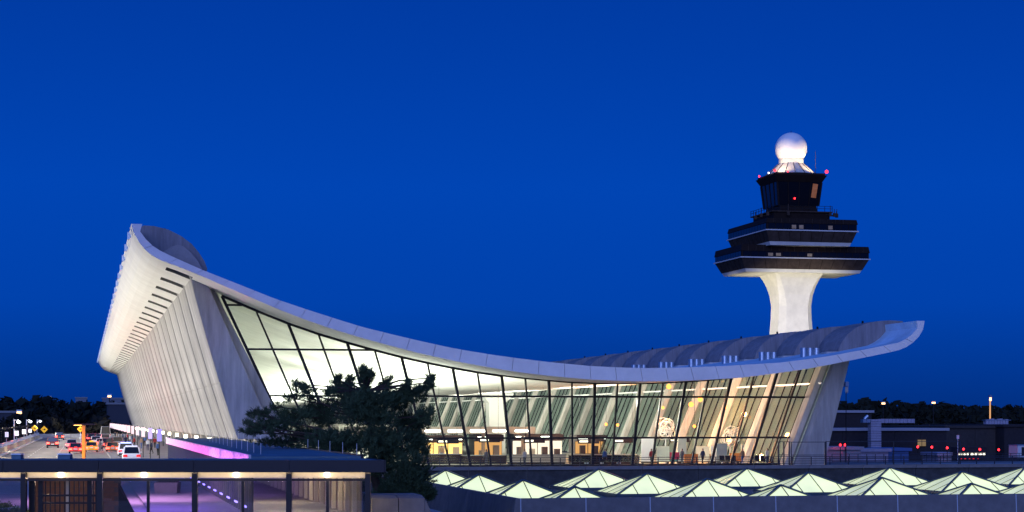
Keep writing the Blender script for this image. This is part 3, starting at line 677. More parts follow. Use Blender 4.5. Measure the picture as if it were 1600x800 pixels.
for x, y, h in ((-6.6, -5, 1.0), (-6.8, -2, 1.6), (6.6, -5.6, 1.3), (7.2, -5.2, .9), (-3, -6.4, 1.9), (5.5, -6.3, 1.8), (-6.5, 2, 1.2), (7.6, -4.4, 1.4)):
    TW().tube((x, y, 43.4), (x, y, 43.5 + h), .07).tube((x * .85, y * .85, 43.6), (x, y, 43.6), .06).box(x - .25, x + .25, y - .15, y + .15, 43.3, 44.0).build('antenna', tw_brown, tower)
TW().frustum((-3.9, 3.9, -3.9, 3.9, 44.21), (-3.7, 3.7, -3.7, 3.7, 45.5)).build('cab_base', tw_black, tower)
TW().frustum((-4.0, 4.0, -4.0, 4.0, 45.51), (-4.45, 4.45, -4.45, 4.45, 49.9)).build('cab_glass', tw_glass, tower)
for sx, sy in ((-1, -1), (1, -1), (-1, 1), (1, 1)): TW().bar((sx * 4.02, sy * 4.02, 45.5), (sx * 4.49, sy * 4.49, 49.9), .3).build('cab_post', tw_black, tower)
for i in (-1, 0, 1):
    TW().bar((i * 2.0, -4.03, 45.5), (i * 2.3, -4.51, 49.9), .12).build('cab_mullion', tw_black, tower); TW().bar((-4.03, i * 2.0, 45.5), (-4.51, i * 2.3, 49.9), .12).build('cab_mullion', tw_black, tower)
TW().frustum((-4.55, 4.55, -4.55, 4.55, 49.91), (-5.3, 5.3, -5.3, 5.3, 51.2)).build('cab_eave', tw_black, tower)
TW().box(-5.0, 5.0, -5.0, 5.0, 51.21, 51.6).build('cab_roof_edge', tw_black, tower)
b = TW(); v = []
for i in range(16): a = 2 * math.pi * (i + .5) / 16; v.append((4.9 * math.cos(a), 4.9 * math.sin(a), 51.7))
for i in range(16): a = 2 * math.pi * (i + .5) / 16; v.append((2.5 * math.cos(a), 2.5 * math.sin(a), 53.85))
b.add(v, [(i, (i + 1) % 16, 16 + (i + 1) % 16, 16 + i) for i in range(16)] + [tuple(range(15, -1, -1)), tuple(range(16, 32))]); b.build('cone_roof', mat('cone_roof_metal', (.6, .55, .48), .5, var=.2), tower)
for i in range(16):
    a = 2 * math.pi * (i + .5) / 16; TW().bar((4.9 * math.cos(a), 4.9 * math.sin(a), 51.72), (2.5 * math.cos(a), 2.5 * math.sin(a), 53.87), .1).build('roof_seam', tw_brown, tower)
TW().lathe([(2.4, 53.7), (2.35, 54.7), (2.2, 54.8)], 24).build('dome_collar', tw_white, tower)
dome_m = mat('radome_white', (0.85, 0.83, 0.80), 0.5)
b = TW(); b.lathe([(max(.001, 3.08 * math.sin(math.pi * k / 24)), 56.85 - 3.08 * math.cos(math.pi * k / 24)) for k in range(25)], 40); b.build('radar_dome', dome_m, tower, True)
TW().tube((0, 0, 59.9), (0, 0, 60.3), .06).build('dome_finial', black_m, tower); TW().tube((4.2, -2, 51.5), (4.2, -2, 56.2), .05).build('whip_antenna', tw_brown, tower)
red_e = emit('red_beacon_glow', (1.0, 0.02, 0.03), 6.0); wh_e = emit('white_beacon_glow', (1, .9, .8), 8)
for x, y, m, s in ((-5.2, -5.2, red_e, .22), (5.2, -5.2, red_e, .28), (-5.2, 3.5, red_e, .16), (-3.9, -5.3, wh_e, .16), (-2.5, -4.9, red_e, .14), (-5.3, -2, wh_e, .12)):
    TW().lathe([(.001, 51.62), (s, 51.7), (s, 51.7 + s * 1.4), (.001, 51.7 + s * 2)], 8, (x, y)).build('beacon', m, tower)
TW().bar((2.9, -4.25, 47.0), (3.2, -4.60, 49.6), 1.0, .05).build('lit_blind', mat('cab_lit_blind', (.3, .12, .05), .6, var=.6, scale=2, emis=(1, .32, .08), es=.13), tower)
TW().box(-1.1, -.8, -4.5, -4.4, 46.6, 46.9).build('desk_lamp', red_e, tower)
# tower floodlights
for dx, dy in ((-22, -26), (14, -30), (-30, 4)):
    lamp('SPOT', 'tower_flood', (TC.x + dx, TC.y + dy, 14.5), 26000, (1.0, 0.93, 0.70), .3, target=(TC.x, TC.y, 29), spot=42, blend=.9)
for dx, dy in ((-5.0, -5.0), (4.2, -5.0)):
    lamp('SPOT', 'dome_flood', (TC.x + dx, TC.y + dy, 52.3), 2300, (1.0, .76, .46), .15, target=(TC.x, TC.y - .5, 56.4), spot=100, blend=.8)
# ------------------------------------------------------------------ terrace in front of the end wall, with railing
YT = 172.4
tl = onY(640, 729, YT).x; tr = 150
tz = 0.30
terr = empty('terrace_wall', (tl, YT, 0), 0, 'long concrete terrace wall with pale coping behind the lit skylights', 'wall')
n = 22; w = (tr - tl) / n
cp = MB().box(.02, w - .02, -.15, .5, -0.02, tz).mesh('coping_slab', wall_conc)
pn = MB().box(.03, w - .03, 0.05, .4, -2.6, -0.03).mesh('wall_panel', mat('dark_wall_panel', (0.07, 0.07, 0.07), .9, var=.3, scale=1, stain=.4))
for i in range(n): child('coping_slab', cp, terr, (i * w, 0, 0)); child('wall_panel', pn, terr, (i * w, 0, 0))
tag(MB().box(tl - 3, 66.2, YT + .5, 177.9, -1.2, 0.0).box(66.2, 150, YT + .5, 196, -1.2, 0.0).build('terrace', paving), kind='structure')
rail_m = mat('railing_dark_blue', (0.04, 0.045, 0.06), .5, metal=.4)
def railing(xa, xb, y, z0, z1, step, nr, label, name='railing', r=.045, posts=None):
    t = empty(name, (xa, y, z0), 0, label, 'railing'); L = xb - xa; n = max(1, round(L / step))
    pm = MB().box(-r, r, -r, r, 0, z1 - z0).mesh('post', rail_m); rm = MB().box(0, L, -.03, .03, -.03, .03).mesh('rail', rail_m)
    for i in range(n + 1): child('post', pm, t, (i * L / n, 0, 0))
    for k in range(nr): child('rail', rm, t, (0, 0.0, (z1 - z0) * (k + 1) / nr - .03))
    return t
xa = onY(655, 722, YT + .3).x; xm = onY(1236, 722, YT + .3).x
railing(xa, xm, YT + .2, tz, 1.12, 1.9, 4, 'long low dark railing along the terrace before the glass wall', r=.04)
railing(xm + .1, 140, YT + .2, tz, 1.12, 1.9, 4, 'long low dark railing continuing right of the terminal', r=.04)
x1 = onY(1215, 700, YT + 1).x; x2 = onY(1232, 700, YT + 1).x; x3 = onY(1288, 700, YT + 1).x
railing(x1, x2, YT + .8, 0.02, 2.55, .5, 2, 'tall narrow dark gate frame at the right end of the glass wall', 'gate_frame', .06)
railing(x2 + .2, x3, YT + .8, 0.02, 2.5, 3.3, 2, 'tall thin two bar fence standing before the right pylon', 'fence')
railing(x3 + .1, x3 + 14, YT + .8, 0.02, 2.55, 6.0, 1, 'tall single bar fence right of the last pylon', 'fence')

# ------------------------------------------------------------------ skylights
sky_pane = bpy.data.materials.new('skylight_frosted_glass'); sky_pane.use_nodes = True
nn = sky_pane.node_tree.nodes; ll = sky_pane.node_tree.links; pb_ = nn['Principled BSDF']
pb_.inputs['Base Color'].default_value = (.55, .62, .5, 1); pb_.inputs['Roughness'].default_value = .25
tcn = nn.new('ShaderNodeTexCoord'); nz = nn.new('ShaderNodeTexNoise'); nz.inputs['Scale'].default_value = .35; nz.inputs['Detail'].default_value = 3
mr = nn.new('ShaderNodeMapRange'); mr.inputs[1].default_value = .3; mr.inputs[2].default_value = .7; mr.inputs[3].default_value = .78; mr.inputs[4].default_value = 1.02
ll.new(tcn.outputs['Object'], nz.inputs['Vector']); ll.new(nz.outputs['Fac'], mr.inputs[0]); ll.new(mr.outputs[0], pb_.inputs['Emission Strength'])
pb_.inputs['Emission Color'].default_value = (.90, 1.0, .46, 1)
sky_dim = sky_pane.copy(); sky_dim.name = 'skylight_glass_shaded_side'  # dimmer copy: weaker light of the left faces put into the emission
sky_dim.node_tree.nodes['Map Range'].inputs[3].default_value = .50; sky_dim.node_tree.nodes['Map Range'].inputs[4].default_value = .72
bar_m = mat('skylight_bar_blue_grey', (0.06, 0.09, 0.12), .45, metal=.3)
A = 3.35; HS = 1.5
def face_parts(rot, m):
    """one face split by bars parallel to the fall line -> list of (name, mesh)"""
    res = []; c, s = math.cos(rot), math.sin(rot)
    rt = lambda p: (p[0] * c - p[1] * s, p[0] * s + p[1] * c, p[2])
    cuts = [-A, -A / 2, 0, A / 2, A]
    for i in range(4):
        a, b_ = cuts[i], cuts[i + 1]
        h = lambda x: HS * (1 - abs(x) / A)
        yy = lambda x: -abs(x)
        g = .04
        P = [(a + g, -A, 0), (b_ - g, -A, 0), (b_ - g, yy(b_ - g), h(b_ - g)), (a + g, yy(a + g), h(a + g))]
        b = MB(); b.add([rt(p) for p in P] + [rt((p[0], p[1], p[2] - .05)) for p in P], [(0, 1, 2, 3), (7, 6, 5, 4), (0, 4, 5, 1), (1, 5, 6, 2), (2, 6, 7, 3), (3, 7, 4, 0)])
        res.append(('pane', b.mesh('pane', m)))
    for x in cuts[1:-1]:
        b = MB(); b.bar(rt((x, -A - .02, .03)), rt((x, yy(x), h(x) + .02)), .06, .03); res.append(('glazing_bar', b.mesh('glazing_bar', bar_m)))
    b = MB(); b.bar(rt((-A, -A, .04)), rt((0, 0, HS + .05)), .16, .10); res.append(('hip_bar', b.mesh('hip_bar', bar_m)))
    b = MB(); b.bar(rt((-A, -A - .05, .0)), rt((A, -A - .05, .0)), .14, .2); res.append(('eaves_bar', b.mesh('eaves_bar', bar_m)))
    return res
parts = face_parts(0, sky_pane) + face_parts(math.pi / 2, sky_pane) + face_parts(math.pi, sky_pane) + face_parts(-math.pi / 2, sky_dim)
KB = MB().frustum((-A - .1, A + .1, -A - .1, A + .1, -.75), (-A, A, -A, A, -.1)).mesh('kerb', mat('skylight_kerb', (.12, .14, .17), .7))
rowsY = [117.0, 130.6, 144.2, 157.8]
grid = {}
colpx = [[898, 817, 748, 696], [1220, 1105, 1011, 935], [1518, 1378, 1263, 1167], [None, None, 1503, 1390], [None, None, None, 1603]]
colpy = [[760, 750, 741, 734], [757, 747, 741, 733], [753, 745, 739, 731], [0, 0, 735, 729], [0, 0, 0, 728]]
rown = ['front', 'second', 'third', 'rear']; coln = ['leftmost', 'second from left', 'middle', 'second from right', 'rightmost']
APZ = 0.36
for c in range(5):
    for r in range(4):
        px = colpx[c][r]
        Yr = rowsY[r]
        if px is None:
            xx = grid[(2, r)].x + (c - 2) * 13.3
        else:
            q = onY(px, colpy[c][r], Yr); xx = q.x
        grid[(c, r)] = Vector((xx, Yr, APZ - HS))
        if px is None and not (c == 3): continue
        lb = 'glowing pale green glass pyramid skylight, %s in the %s row' % (coln[c], rown[r])
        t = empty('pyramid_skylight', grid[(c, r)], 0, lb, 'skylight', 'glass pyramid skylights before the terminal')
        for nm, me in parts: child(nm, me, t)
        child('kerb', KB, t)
zr = APZ - HS - .78
fl_ = onY(806, 779, 112.5)
fc = mat('skylight_roof_membrane', (.20, .26, .32), .8, var=.2)
tag(MB().box(fl_.x + .3, 150, 112.9, YT, zr - .5, zr).build('skylight_roof', fc), kind='structure')
# front parapet with joints, and its left return
fp = empty('front_parapet', (fl_.x, 112.5, 0), 0, 'long blue grey concrete parapet wall in front of the glowing skylights', 'wall')
pw = 4.05
pm_ = MB(); pm_.prism([(0, 0 + fl_.z), (.45, fl_.z), (.45, -8), (-.55, -8)], 'x', .03, pw - .03); pme2 = pm_.mesh('wall_panel', wall_conc)
sm_ = MB(); sm_.prism([(.005, fl_.z + .004), (.44, fl_.z + .004), (.44, -8), (-.56, -8)], 'x', -.029, .029); sme2 = sm_.mesh('joint_seal', mat('pale_joint_seal', (.5, .55, .62), .6))
for i in range(int(80 / pw)):
    child('wall_panel', pme2, fp, (i * pw + .3, 0, 0)); child('joint_seal', sme2, fp, (i * pw + .3, 0, 0))
lw_ = empty('side_parapet', (fl_.x, 112.5, 0), 0, 'dark concrete side parapet running back from the front wall to the pine tree', 'wall')
q = MB(); q.prism([(0, fl_.z), (.3, fl_.z), (.3, -8), (-1.1, -8)], 'y', .02, 14.5); me = q.mesh('wall_panel', wall_conc)
for i in range(4): child('wall_panel', me, lw_, (0, i * 14.6, 0))
# low concrete blocks at the foot of the pine
for px0, px1, py, Y, lb in ((581, 664, 779, 86, 'low purple grey concrete planter wall right of the pavilion'), (664, 677, 784, 88, 'short chamfered end block of the low concrete planter wall')):
    a = onY(px0, py, Y); c = onY(px1, py, Y); t = empty('planter_wall', (a.x, Y, 0), 0, lb, 'wall'); L = c.x - a.x
    if L > 1:
        for k in range(2): MB().prism([(0, a.z), (.8, a.z + .12), (3, a.z + .12), (3, -3), (0, -3)], 'x', k * L / 2 + .02, (k + 1) * L / 2 - .02).build('wall_panel', wall_conc, t)
        MB().prism([(L, a.z - .02), (L + .55, a.z - 1.2), (L + .75, -3), (L, -3)], 'y', .03, 2.9).build('end_block', wall_conc, t)
    else: bpy.data.objects.remove(t)

# ------------------------------------------------------------------ pavilion with flat roof, and the covered walkway behind it
ZR = 2.9; DP = 82.3
pav = empty('glass_pavilion', cw(0, DP, 0), -TH, 'low glass pavilion with dark flat roof edge and cream header, in the foreground', 'pavilion')
LL = -30.0; LR = (601 - 800) / F * DP
zt3 = CH - (719 - YH) / F * DP; zb3 = CH - (738 - YH) / F * DP
SK = math.tan(TH)
roofp = MB().prism([(LL, .12), (LR - .12 * SK, .12), (LR - 5.6 * SK, 5.6), (LL, 5.6)], 'z', zb3 + .1, zt3 - .04).build('roof', dark_roof, pav)
for i in range(6):
    w = (LR - LL) / 6; MB().box(LL + i * w + .01, LL + (i + 1) * w - .01, 0, .12, zb3, zt3).build('fascia_board', dark_fascia, pav)
MB().prism([(LR + .003, .0), (LR + .05, .0), (LR + .05 - 5.6 * SK, 5.6), (LR + .003 - 5.6 * SK, 5.6)], 'z', zb3, zt3).build('fascia_board', dark_fascia, pav)
hdr = mat('cream_header', (.72, .62, .45), .6, var=.08)
px2l = lambda px: (px - 800) / F * (DP + .5)
zz = lambda py: CH - (py - YH) / F * (DP + .5)
MB().box(LL, px2l(572), .55, .65, zz(746.5), zz(737)).build('header_beam', hdr, pav)
MB().box(LL, px2l(572), .42, .54, zz(751.5), zz(748)).build('top_rail', frame_m, pav)
cols = [38, 157, 305, 452, 575, -109]
for px in cols: MB().box(px2l(px) - .115, px2l(px) + .115, .3, .54, 0, zb3 - .02).build('column', frame_m, pav)
for px in (232, 380, 512): MB().box(px2l(px) - .06, px2l(px) + .06, .4, .52, 0, zz(751.6)).build('mullion', frame_m, pav)
for a, b2 in ((161, 230), (234, 301), (309, 378), (382, 448), (456, 510), (514, 571), (0, 34)):
    MB().box(px2l(a), px2l(b2), .46, .48, 0.05, zz(751.8)).build('pane', glass('pavilion_glass', (.8, .82, .85), .10) if 'pavilion_glass' not in MATS else MATS['pavilion_glass'], pav)
disc = emit('downlight_glow', (1, .9, .75), 7)
for px in (95, 225, 369, 511):
    t = empty('downlight', (px2l(px), .52, zz(741.5))); t.parent = pav
    MB().tube((0, .02, 0), (0, -.06, -.0), .13, n=14).build('lens', disc, t)
    lamp('POINT', 'downlight_bulb', (px2l(px), .1, zz(742)), 5, (1, .78, .5), .1, parent=pav)
for k in range(5): lamp('POINT', 'ceiling_bulb', (px2l(60 + k * 125), 2.6, 2.05), 75 if k in (0, 3, 4) else 40, (1, .74, .45) if k in (0, 3, 4) else (.62, .42, 1), .15, parent=pav)
lamp('AREA', 'header_fill', (-14, .3, zb3 - .03), 50, (1, .78, .5), target=(-14, .62, zb3 - .35), sx=24, sy=.06, parent=pav)  # added strip of light that brightens the header beam, no fitting there
# roof top boxes
for px0, px1, py, lb in ((20, 35, 709, 'small blue grey box on the pavilion roof at left'), (92, 112, 710.5, 'low dark rounded unit on the pavilion roof')):
    q = onZ((px0 + px1) / 2, 716, zt3); wv = (px1 - px0) / F * 86 / 2; t = empty('roof_box', (q.x, q.y, zt3 - .03), -TH, lb, 'roof unit')
    MB().frustum((-wv, wv, -.3, .3, .0), (-wv * .9, wv * .9, -.25, .25, .2)).build('housing', dark_roof, t); MB().box(-wv * 1.02, wv * 1.02, -.32, .32, .2, .24).build('lid', galv, t)
# plaza behind
tag(MB().box(-24, 7.9, 84, 172, 0.0, 0.012).build('plaza', paving), kind='structure')
# covered walkway along building axis
wk = empty('covered_walkway', (7.4, 88.2, 0), 0, 'long dark flat walkway roof running from the pavilion to the terminal, magenta lit edge', 'walkway')
WX0, WX1, WL = 0.0, 5.25, 90.0
MB().box(WX0 + .1, WX1 - .1, 0, WL, 2.55, 2.92).build('roof', dark_roof, wk)
mag = mat('white_fascia_board', (.62, .60, .62), .5, var=.55, scale=5, stretch=(1, .5, 1))
fbm = MB().box(0, .10, .01, 4.49, 2.45, 3.0).mesh('fascia_board', mag)
for i in range(20): child('fascia_board', fbm, wk, (0, i * 4.5, 0))
MB().box(WX1 - .1, WX1, 0, WL, 2.5, 2.99).build('eaves_board', dark_fascia, wk)
rod = MB().tube((0, 0, 2.95), (0, 0, 3.5), .012, n=5).mesh('roof_rod', white_metal)
for i in range(18): child('roof_rod', rod, wk, (WX1 - .15, 1.0 + i * 5.0, 0))
for i in range(12): child('roof_rod', rod, wk, (.9 + .1 * i, 4.0 + i * 5.0, 0))
fin = MB().box(0, .12, -.06, .06, .14, 2.45).mesh('fin', mat('grey_fin', (.16, .15, .18), .5)); ff2 = MB().box(0, .2, -.12, .12, .14, 2.55).mesh('column', mat('cream_column', (.6, .55, .48), .6))
for i in range(60): child('fin', fin, wk, (.15, .8 + i * 1.5, 0))
for i in range(36): child('column', ff2, wk, (WX1 - .4, .8 + i * 2.5, 0))
wg = MB().add([(.21, 0, .14), (.21, WL, .14), (.21, WL, 2.45), (.21, 0, 2.45)], [(0, 1, 2, 3)]).build('side_glass', MATS['pavilion_glass'], wk)
MB().box(WX1 - .15, WX1 - .05, 0, WL, .1, 2.5).build('back_wall', mat('dark_tan_wall', (.34, .27, .2), .6, var=.3, scale=.5, stretch=(1, 3, .1)), wk)
MB().box(.25, WX1 - .2, 0, WL, .0, .12).build('floor_slab', paving, wk)
uv = emit('violet_led_strip', (.28, .2, 1.0), 5)
for i in range(16): MB().box(.0, .06, 2 + i * 5.2, 3.6 + i * 5.2, .5, .58).build('led_strip', uv, wk)
for i in range(9):
    lamp('AREA', 'magenta_wash', (6.9, 92 + i * 10, 2.15), 55, (1.0, .07, .62) if i > 2 else (.8, .16, 1.0), target=(7.4, 92 + i * 10, 2.75), sx=9, sy=.12).data.spread = R(80)
for i in range(7): lamp('POINT', 'walkway_bulb', (10.3, 93 + i * 11, 2.2), 420 if i < 2 else 90, (1, .72, .42) if i < 2 else (.45, .22, 1), .1)
for i in range(3): lamp('POINT', 'walkway_bulb', (9.0, 89.5 + i * 6, 2.3), 90, (1, .78, .5), .1)
lamp('AREA', 'violet_plaza_light', (2.0, 98, 2.7), 800, (.35, .16, 1.0), target=(2.0, 98.5, 0), sx=8, sy=8)
lamp('AREA', 'magenta_plaza_light', (2.0, 110, 2.7), 1300, (.85, .38, .9), target=(2.0, 110.5, 0), sx=8, sy=8)
for px, py, wd, h, lb in ((259, 774, 1.5, .78, 'dark violet planter box standing on the violet lit plaza'),):
    q = onZ(px, py, .014); t = empty('planter_box', q, -TH, lb, 'planter'); b = MB().frustum((-.65, .65, 0, 1.2, 0), (-.72, .72, -.07, 1.27, h)); b.build('tub', wall_conc, t); MB().box(-.6, .6, .05, 1.1, h + .002, h + .05).build('soil', ground_m, t)
# sloping handrail on the plaza
q0 = cw(px2l(166), DP + 3, 0); t = empty('ramp_handrail', q0, -TH, 'dark sloping handrail panel behind the first wide pavilion pane', 'handrail')
MB().prism([(0.0, 0), (.9, 0), (.6, .6), (.25, 1.25), (.0, 1.75), (0.02, .9)], 'y', 0, .07).build('panel', frame_m, t)
MB().bar((.02, .03, 1.8), (.93, .03, .0), .07).build('rail', frame_m, t)
# gate with bars behind the left bay
q0 = cw(px2l(60), DP + .9, 0); t = empty('bar_gate', q0, -TH, 'black vertical bar gate behind the left bay of the pavilion', 'gate')
gz = lambda py: CH - (py - YH) / F * (DP + .9)
gw_ = px2l(150) - px2l(60)
for i in range(13):
    x = i * gw_ / 12; MB().box(x - .025, x + .025, 0, .05, 0, gz(752)).build('bar', black_m, t)
for py in (774, 786): MB().box(0, gw_, -.03, .08, gz(py) - .04, gz(py) + .04).build('cross_rail', black_m, t)
for x in (-.35, .0, gw_, gw_ - .36): MB().box(x - .10 - (.04 if x in (-.35,) else 0), x + .10, -.06, .1, 0, gz(752) + .04).build('gate_post', black_m, t)
t = empty('brick_screen', cw(px2l(-10), DP + 6.5, 0), -TH, 'warm lit brown brick screen wall behind the black bar gate', 'wall')
brk = mat('brown_brick', (.28, .14, .08), .85, var=.35, scale=1.2)
W2 = px2l(150) - px2l(-10) - .2; n = 0
bmesh_ = MB().box(.01, .43, 0, .2, .01, .20).mesh('brick', brk)
for r_ in range(10):
    for c_ in range(int(W2 / .44)): child('brick', bmesh_, t, (c_ * .44 + (.2 if r_ % 2 else 0), random.uniform(-.01, .01), r_ * .21))
MB().box(0, W2, .03, .3, 0, 2.1).build('mortar', mat('mortar', (.15, .12, .1), .9), t)
q0 = cw(px2l(96), DP + 1.6, 0); t = empty('light_post', q0, 0, 'slim cream lit post in the middle of the black gate', 'post')
MB().box(-.06, .06, 0, .12, 0, 2.3).build('shaft', hdr, t); MB().box(-.15, .15, -.05, .17, 0, .1).build('base', hdr, t)
# shrub
def leaf_mass(name, blobs, n, size, m, parent, seed=1, flat=.6):
    rnd = random.Random(seed); b = MB(); wts = [bl[6] for bl in blobs]
    for i in range(n):
        bl = rnd.choices(blobs, wts)[0]
        while True:
            p = Vector((rnd.uniform(-1, 1), rnd.uniform(-1, 1), rnd.uniform(-1, 1)))
            if p.length < 1: break
        p = p * (p.length ** -0.35)
        c = Vector((bl[0] + p.x * bl[3], bl[1] + p.y * bl[4], bl[2] + p.z * bl[5]))
        for k in range(4):
            d = Vector((rnd.gauss(0, 1), rnd.gauss(0, 1), rnd.gauss(.25, flat))).normalized() * size * rnd.uniform(.6, 1.3); s = d.orthogonal().normalized() * size * .22
            o = c + Vector((rnd.gauss(0, size * .3), rnd.gauss(0, size * .3), rnd.gauss(0, size * .3)))
            b.add([o - s, o + s, o + d], [(0, 1, 2)])
    return b.build(name, m, parent)
bushm = mat('bright_bush_leaves', (.10, .13, .04), .8, var=.4, scale=3)
q = cw(px2l(10), DP + 2.0, 0); t = empty('bush', q, 0, 'small bright green bush behind the leftmost pavilion pane', 'bush')
leaf_mass('foliage', [(-.6, 0, .5, .9, .5, .5, 1), (.2, 0, .35, .6, .4, .4, .7)], 900, .12, bushm, t, 3); MB().tube((0, 0, -.1), (0, 0, .5), .04).build('stem', wood, t)

# ------------------------------------------------------------------ the pine tree
PD_ = 112.0
def tp(px, py, d=0.0): return onD(px, py, PD_ + d)
tb = tp(592, 822); tree = empty('pine_tree', (tb.x, tb.y, -3), 0, 'broad dark pine tree with ragged crown in front of the glass wall', 'tree')
OT = Vector((tb.x, tb.y, -3)); bark = mat('pine_bark', (.06, .045, .035), .9, var=.4, scale=4, bump=.5)
needles = mat('pine_needles', (.05, .085, .04), .8, var=.45, scale=1.1)
S_ = PD_ / F
clumps = [(572, 597, 13, 17, 1.2), (566, 585, 7, 10, .5), (598, 606, 9, 10, .5), (545, 618, 30, 20, 2.5), (530, 603, 16, 10, .9), (518, 612, 8, 8, .4), (575, 640, 45, 32, 6), (612, 625, 26, 18, 2), (640, 622, 20, 14, 1.2), (655, 610, 12, 9, .6), (608, 596, 5, 10, .25), (632, 607, 6, 9, .3), (548, 598, 6, 9, .3), (583, 582, 4, 8, .2), (463, 600, 10, 6, .22), (478, 604, 7, 6, .18), (640, 600, 7, 5, .2), (528, 592, 5, 7, .2), (670, 598, 6, 9, .4), (676, 590, 4, 6, .2),
          (500, 645, 34, 24, 2.6), (462, 652, 26, 14, 1.1), (470, 612, 18, 10, .45), (455, 622, 12, 7, .25), (484, 622, 10, 7, .25), (435, 668, 28, 12, 1.2), (402, 668, 18, 8, .55), (388, 662, 8, 6, .25), (398, 645, 9, 7, .3), (412, 650, 12, 8, .4), (392, 676, 14, 5, .35),(430, 636, 10, 9, .25),
          (470, 685, 45, 18, 3), (530, 690, 50, 24, 4), (600, 685, 50, 34, 6), (645, 665, 26, 26, 2.6), (665, 650, 12, 12, .7), (655, 700, 20, 22, 1.7), (640, 735, 30, 30, 3.2), (610, 720, 32, 30, 3), (664, 745, 14, 16, .9), (625, 765, 26, 14, 1.4), (430, 690, 26, 6, .6), (505, 710, 40, 10, 1.0), (570, 745, 40, 30, 3)]
bl = []; rnd = random.Random(5); wd = MB()
trunk = [tp(592, 822, 1) - OT, tp(590, 770, 1) - OT, tp(582, 720, 1) - OT, tp(578, 670, 1) - OT, tp(574, 630, 1) - OT, tp(570, 592, .5) - OT]
rr = [.32, .27, .22, .16, .09, .03]
for i in range(5): wd.tube(trunk[i], trunk[i + 1], rr[i], rr[i + 1], 10, caps=False)
for px, py, rx, ry, w in clumps:
    dd = rnd.uniform(-2.2, 2.4); c = tp(px, py, dd) - OT
    r3 = (rx * S_, max(rx, ry) * S_ * .8, ry * S_); nsub = max(2, int(3 + w * 5)); kk = .74 if w < 1.5 else .52
    for j in range(nsub):
        pu = Vector((rnd.gauss(0, 1), rnd.gauss(0, 1), rnd.gauss(0, 1))).normalized() * rnd.random() ** .4 * .85
        bl.append((c.x + pu.x * r3[0], c.y + pu.y * r3[1], c.z + pu.z * r3[2], r3[0] * kk * rnd.uniform(.8, 1.4), r3[1] * kk, max(.14, r3[2] * kk * rnd.uniform(.65, 1.05)), w / nsub))
    # a limb from the trunk to the clump
    k = min(range(5), key=lambda j: abs(trunk[j].z - (c.z - .5 - .25 * abs(c.x - trunk[j].x)))); a = trunk[k].lerp(trunk[k + 1], .5)
    m1 = a.lerp(c, .5) + Vector((0, 0, rnd.uniform(-.4, .25))); wd.tube(a, m1, .08, .055, 6, caps=False); wd.tube(m1, c, .055, .03, 6, caps=False)
    for j in range(6):
        e = c + Vector((rnd.uniform(-1, 1) * r3[0], rnd.uniform(-1, 1) * r3[1], rnd.uniform(-.4, 1) * r3[2])); wd.tube(c.lerp(m1, .2), e, .028, .01, 4, caps=False)
wd.build('trunk', bark, tree)
# needle tufts: a spray of thin blades at each twig end
def tufts(blobs, n, seed, L=.26, w=.022, nb=11):
    rnd = random.Random(seed); b = MB(); wts = [q[6] for q in blobs]
    for i in range(n):
        q = rnd.choices(blobs, wts)[0]
        p = Vector((rnd.gauss(0, 1), rnd.gauss(0, 1), rnd.gauss(0, 1))).normalized() * (rnd.random() ** .38)
        # ragged edge
        if rnd.random() < .12: p *= rnd.uniform(1.0, 1.35)
        c = Vector((q[0] + p.x * q[3], q[1] + p.y * q[4], q[2] + p.z * q[5]))
        ax = (Vector((p.x, p.y, p.z * .6)) + Vector((0, 0, .8)) + Vector((rnd.gauss(0, .4), rnd.gauss(0, .4), rnd.gauss(0, .3)))).normalized()
        for k in range(nb):
            d = (ax + Vector((rnd.gauss(0, .6), rnd.gauss(0, .6), rnd.gauss(0, .6)))).normalized() * L * rnd.uniform(.6, 1.2); s = d.cross(Vector((rnd.random(), rnd.random(), rnd.random()))).normalized() * w
            o = c + ax * rnd.uniform(-.15, .1); b.v += [tuple(o - s), tuple(o + s), tuple(o + d)]; m = len(b.v); b.f.append((m - 3, m - 2, m - 1)); b.mi.append(0)
    return b
tufts(bl, 7600, 9, L=.29, w=.02, nb=12).build('crown', needles, tree)
sh = empty('dark_shrub', (tp(640, 822).x, tp(640, 822).y - 2, -3), 0, 'low dark evergreen shrub under the pine, right of the pavilion', 'shrub')
OS = sh.location.copy()
b2_ = []
for px, py, rx, ry, w in ((620, 765, 26, 20, 2), (655, 768, 20, 14, 1.2), (600, 790, 30, 25, 2), (672, 772, 8, 10, .4), (635, 745, 25, 18, 1.4)):
    c = tp(px, py, -2) - OS; b2_.append((c.x, c.y, c.z, rx * S_, rx * S_, ry * S_, w))
tufts(b2_, 1700, 12).build('foliage', needles, sh); MB().tube((0, 0, 0), (-.3, 0, 2), .1, .05).build('stem', bark, sh)
# ------------------------------------------------------------------ road barrier, lamps, signs
bar_c = mat('barrier_concrete', (.45, .43, .40), .85, var=.15, stain=.2)
t = empty('road_barrier', (-10.6, 250, 0), 0, 'pale concrete barrier with a metal rail along the left edge of the road', 'barrier')
q = MB(); q.prism([(-.45, 0), (.05, 0), (-.05, .35), (-.15, .85), (-.35, .85)], 'y', .03, 11.97); me = q.mesh('barrier_block', bar_c)
rl = MB().bar((-.25, 0, 1.35), (-.25, 12, 1.35), .1).bar((-.25, 0, 1.1), (-.25, 12, 1.1), .07).mesh('rail', galv); po = MB().box(-.30, -.2, -.05, .05, .85, 1.32).mesh('rail_post', galv)
for i in range(-13, 21):
    child('barrier_block', me, t, (0, i * 12, 0)); child('rail', rl, t, (0, i * 12, 0))
    for k in range(4): child('rail_post', po, t, (0, i * 12 + k * 3, 0))
tag(MB().box(-10.5, -9.9, 60, 500, 0.0, .12).build('kerb', linepaint), kind='structure')
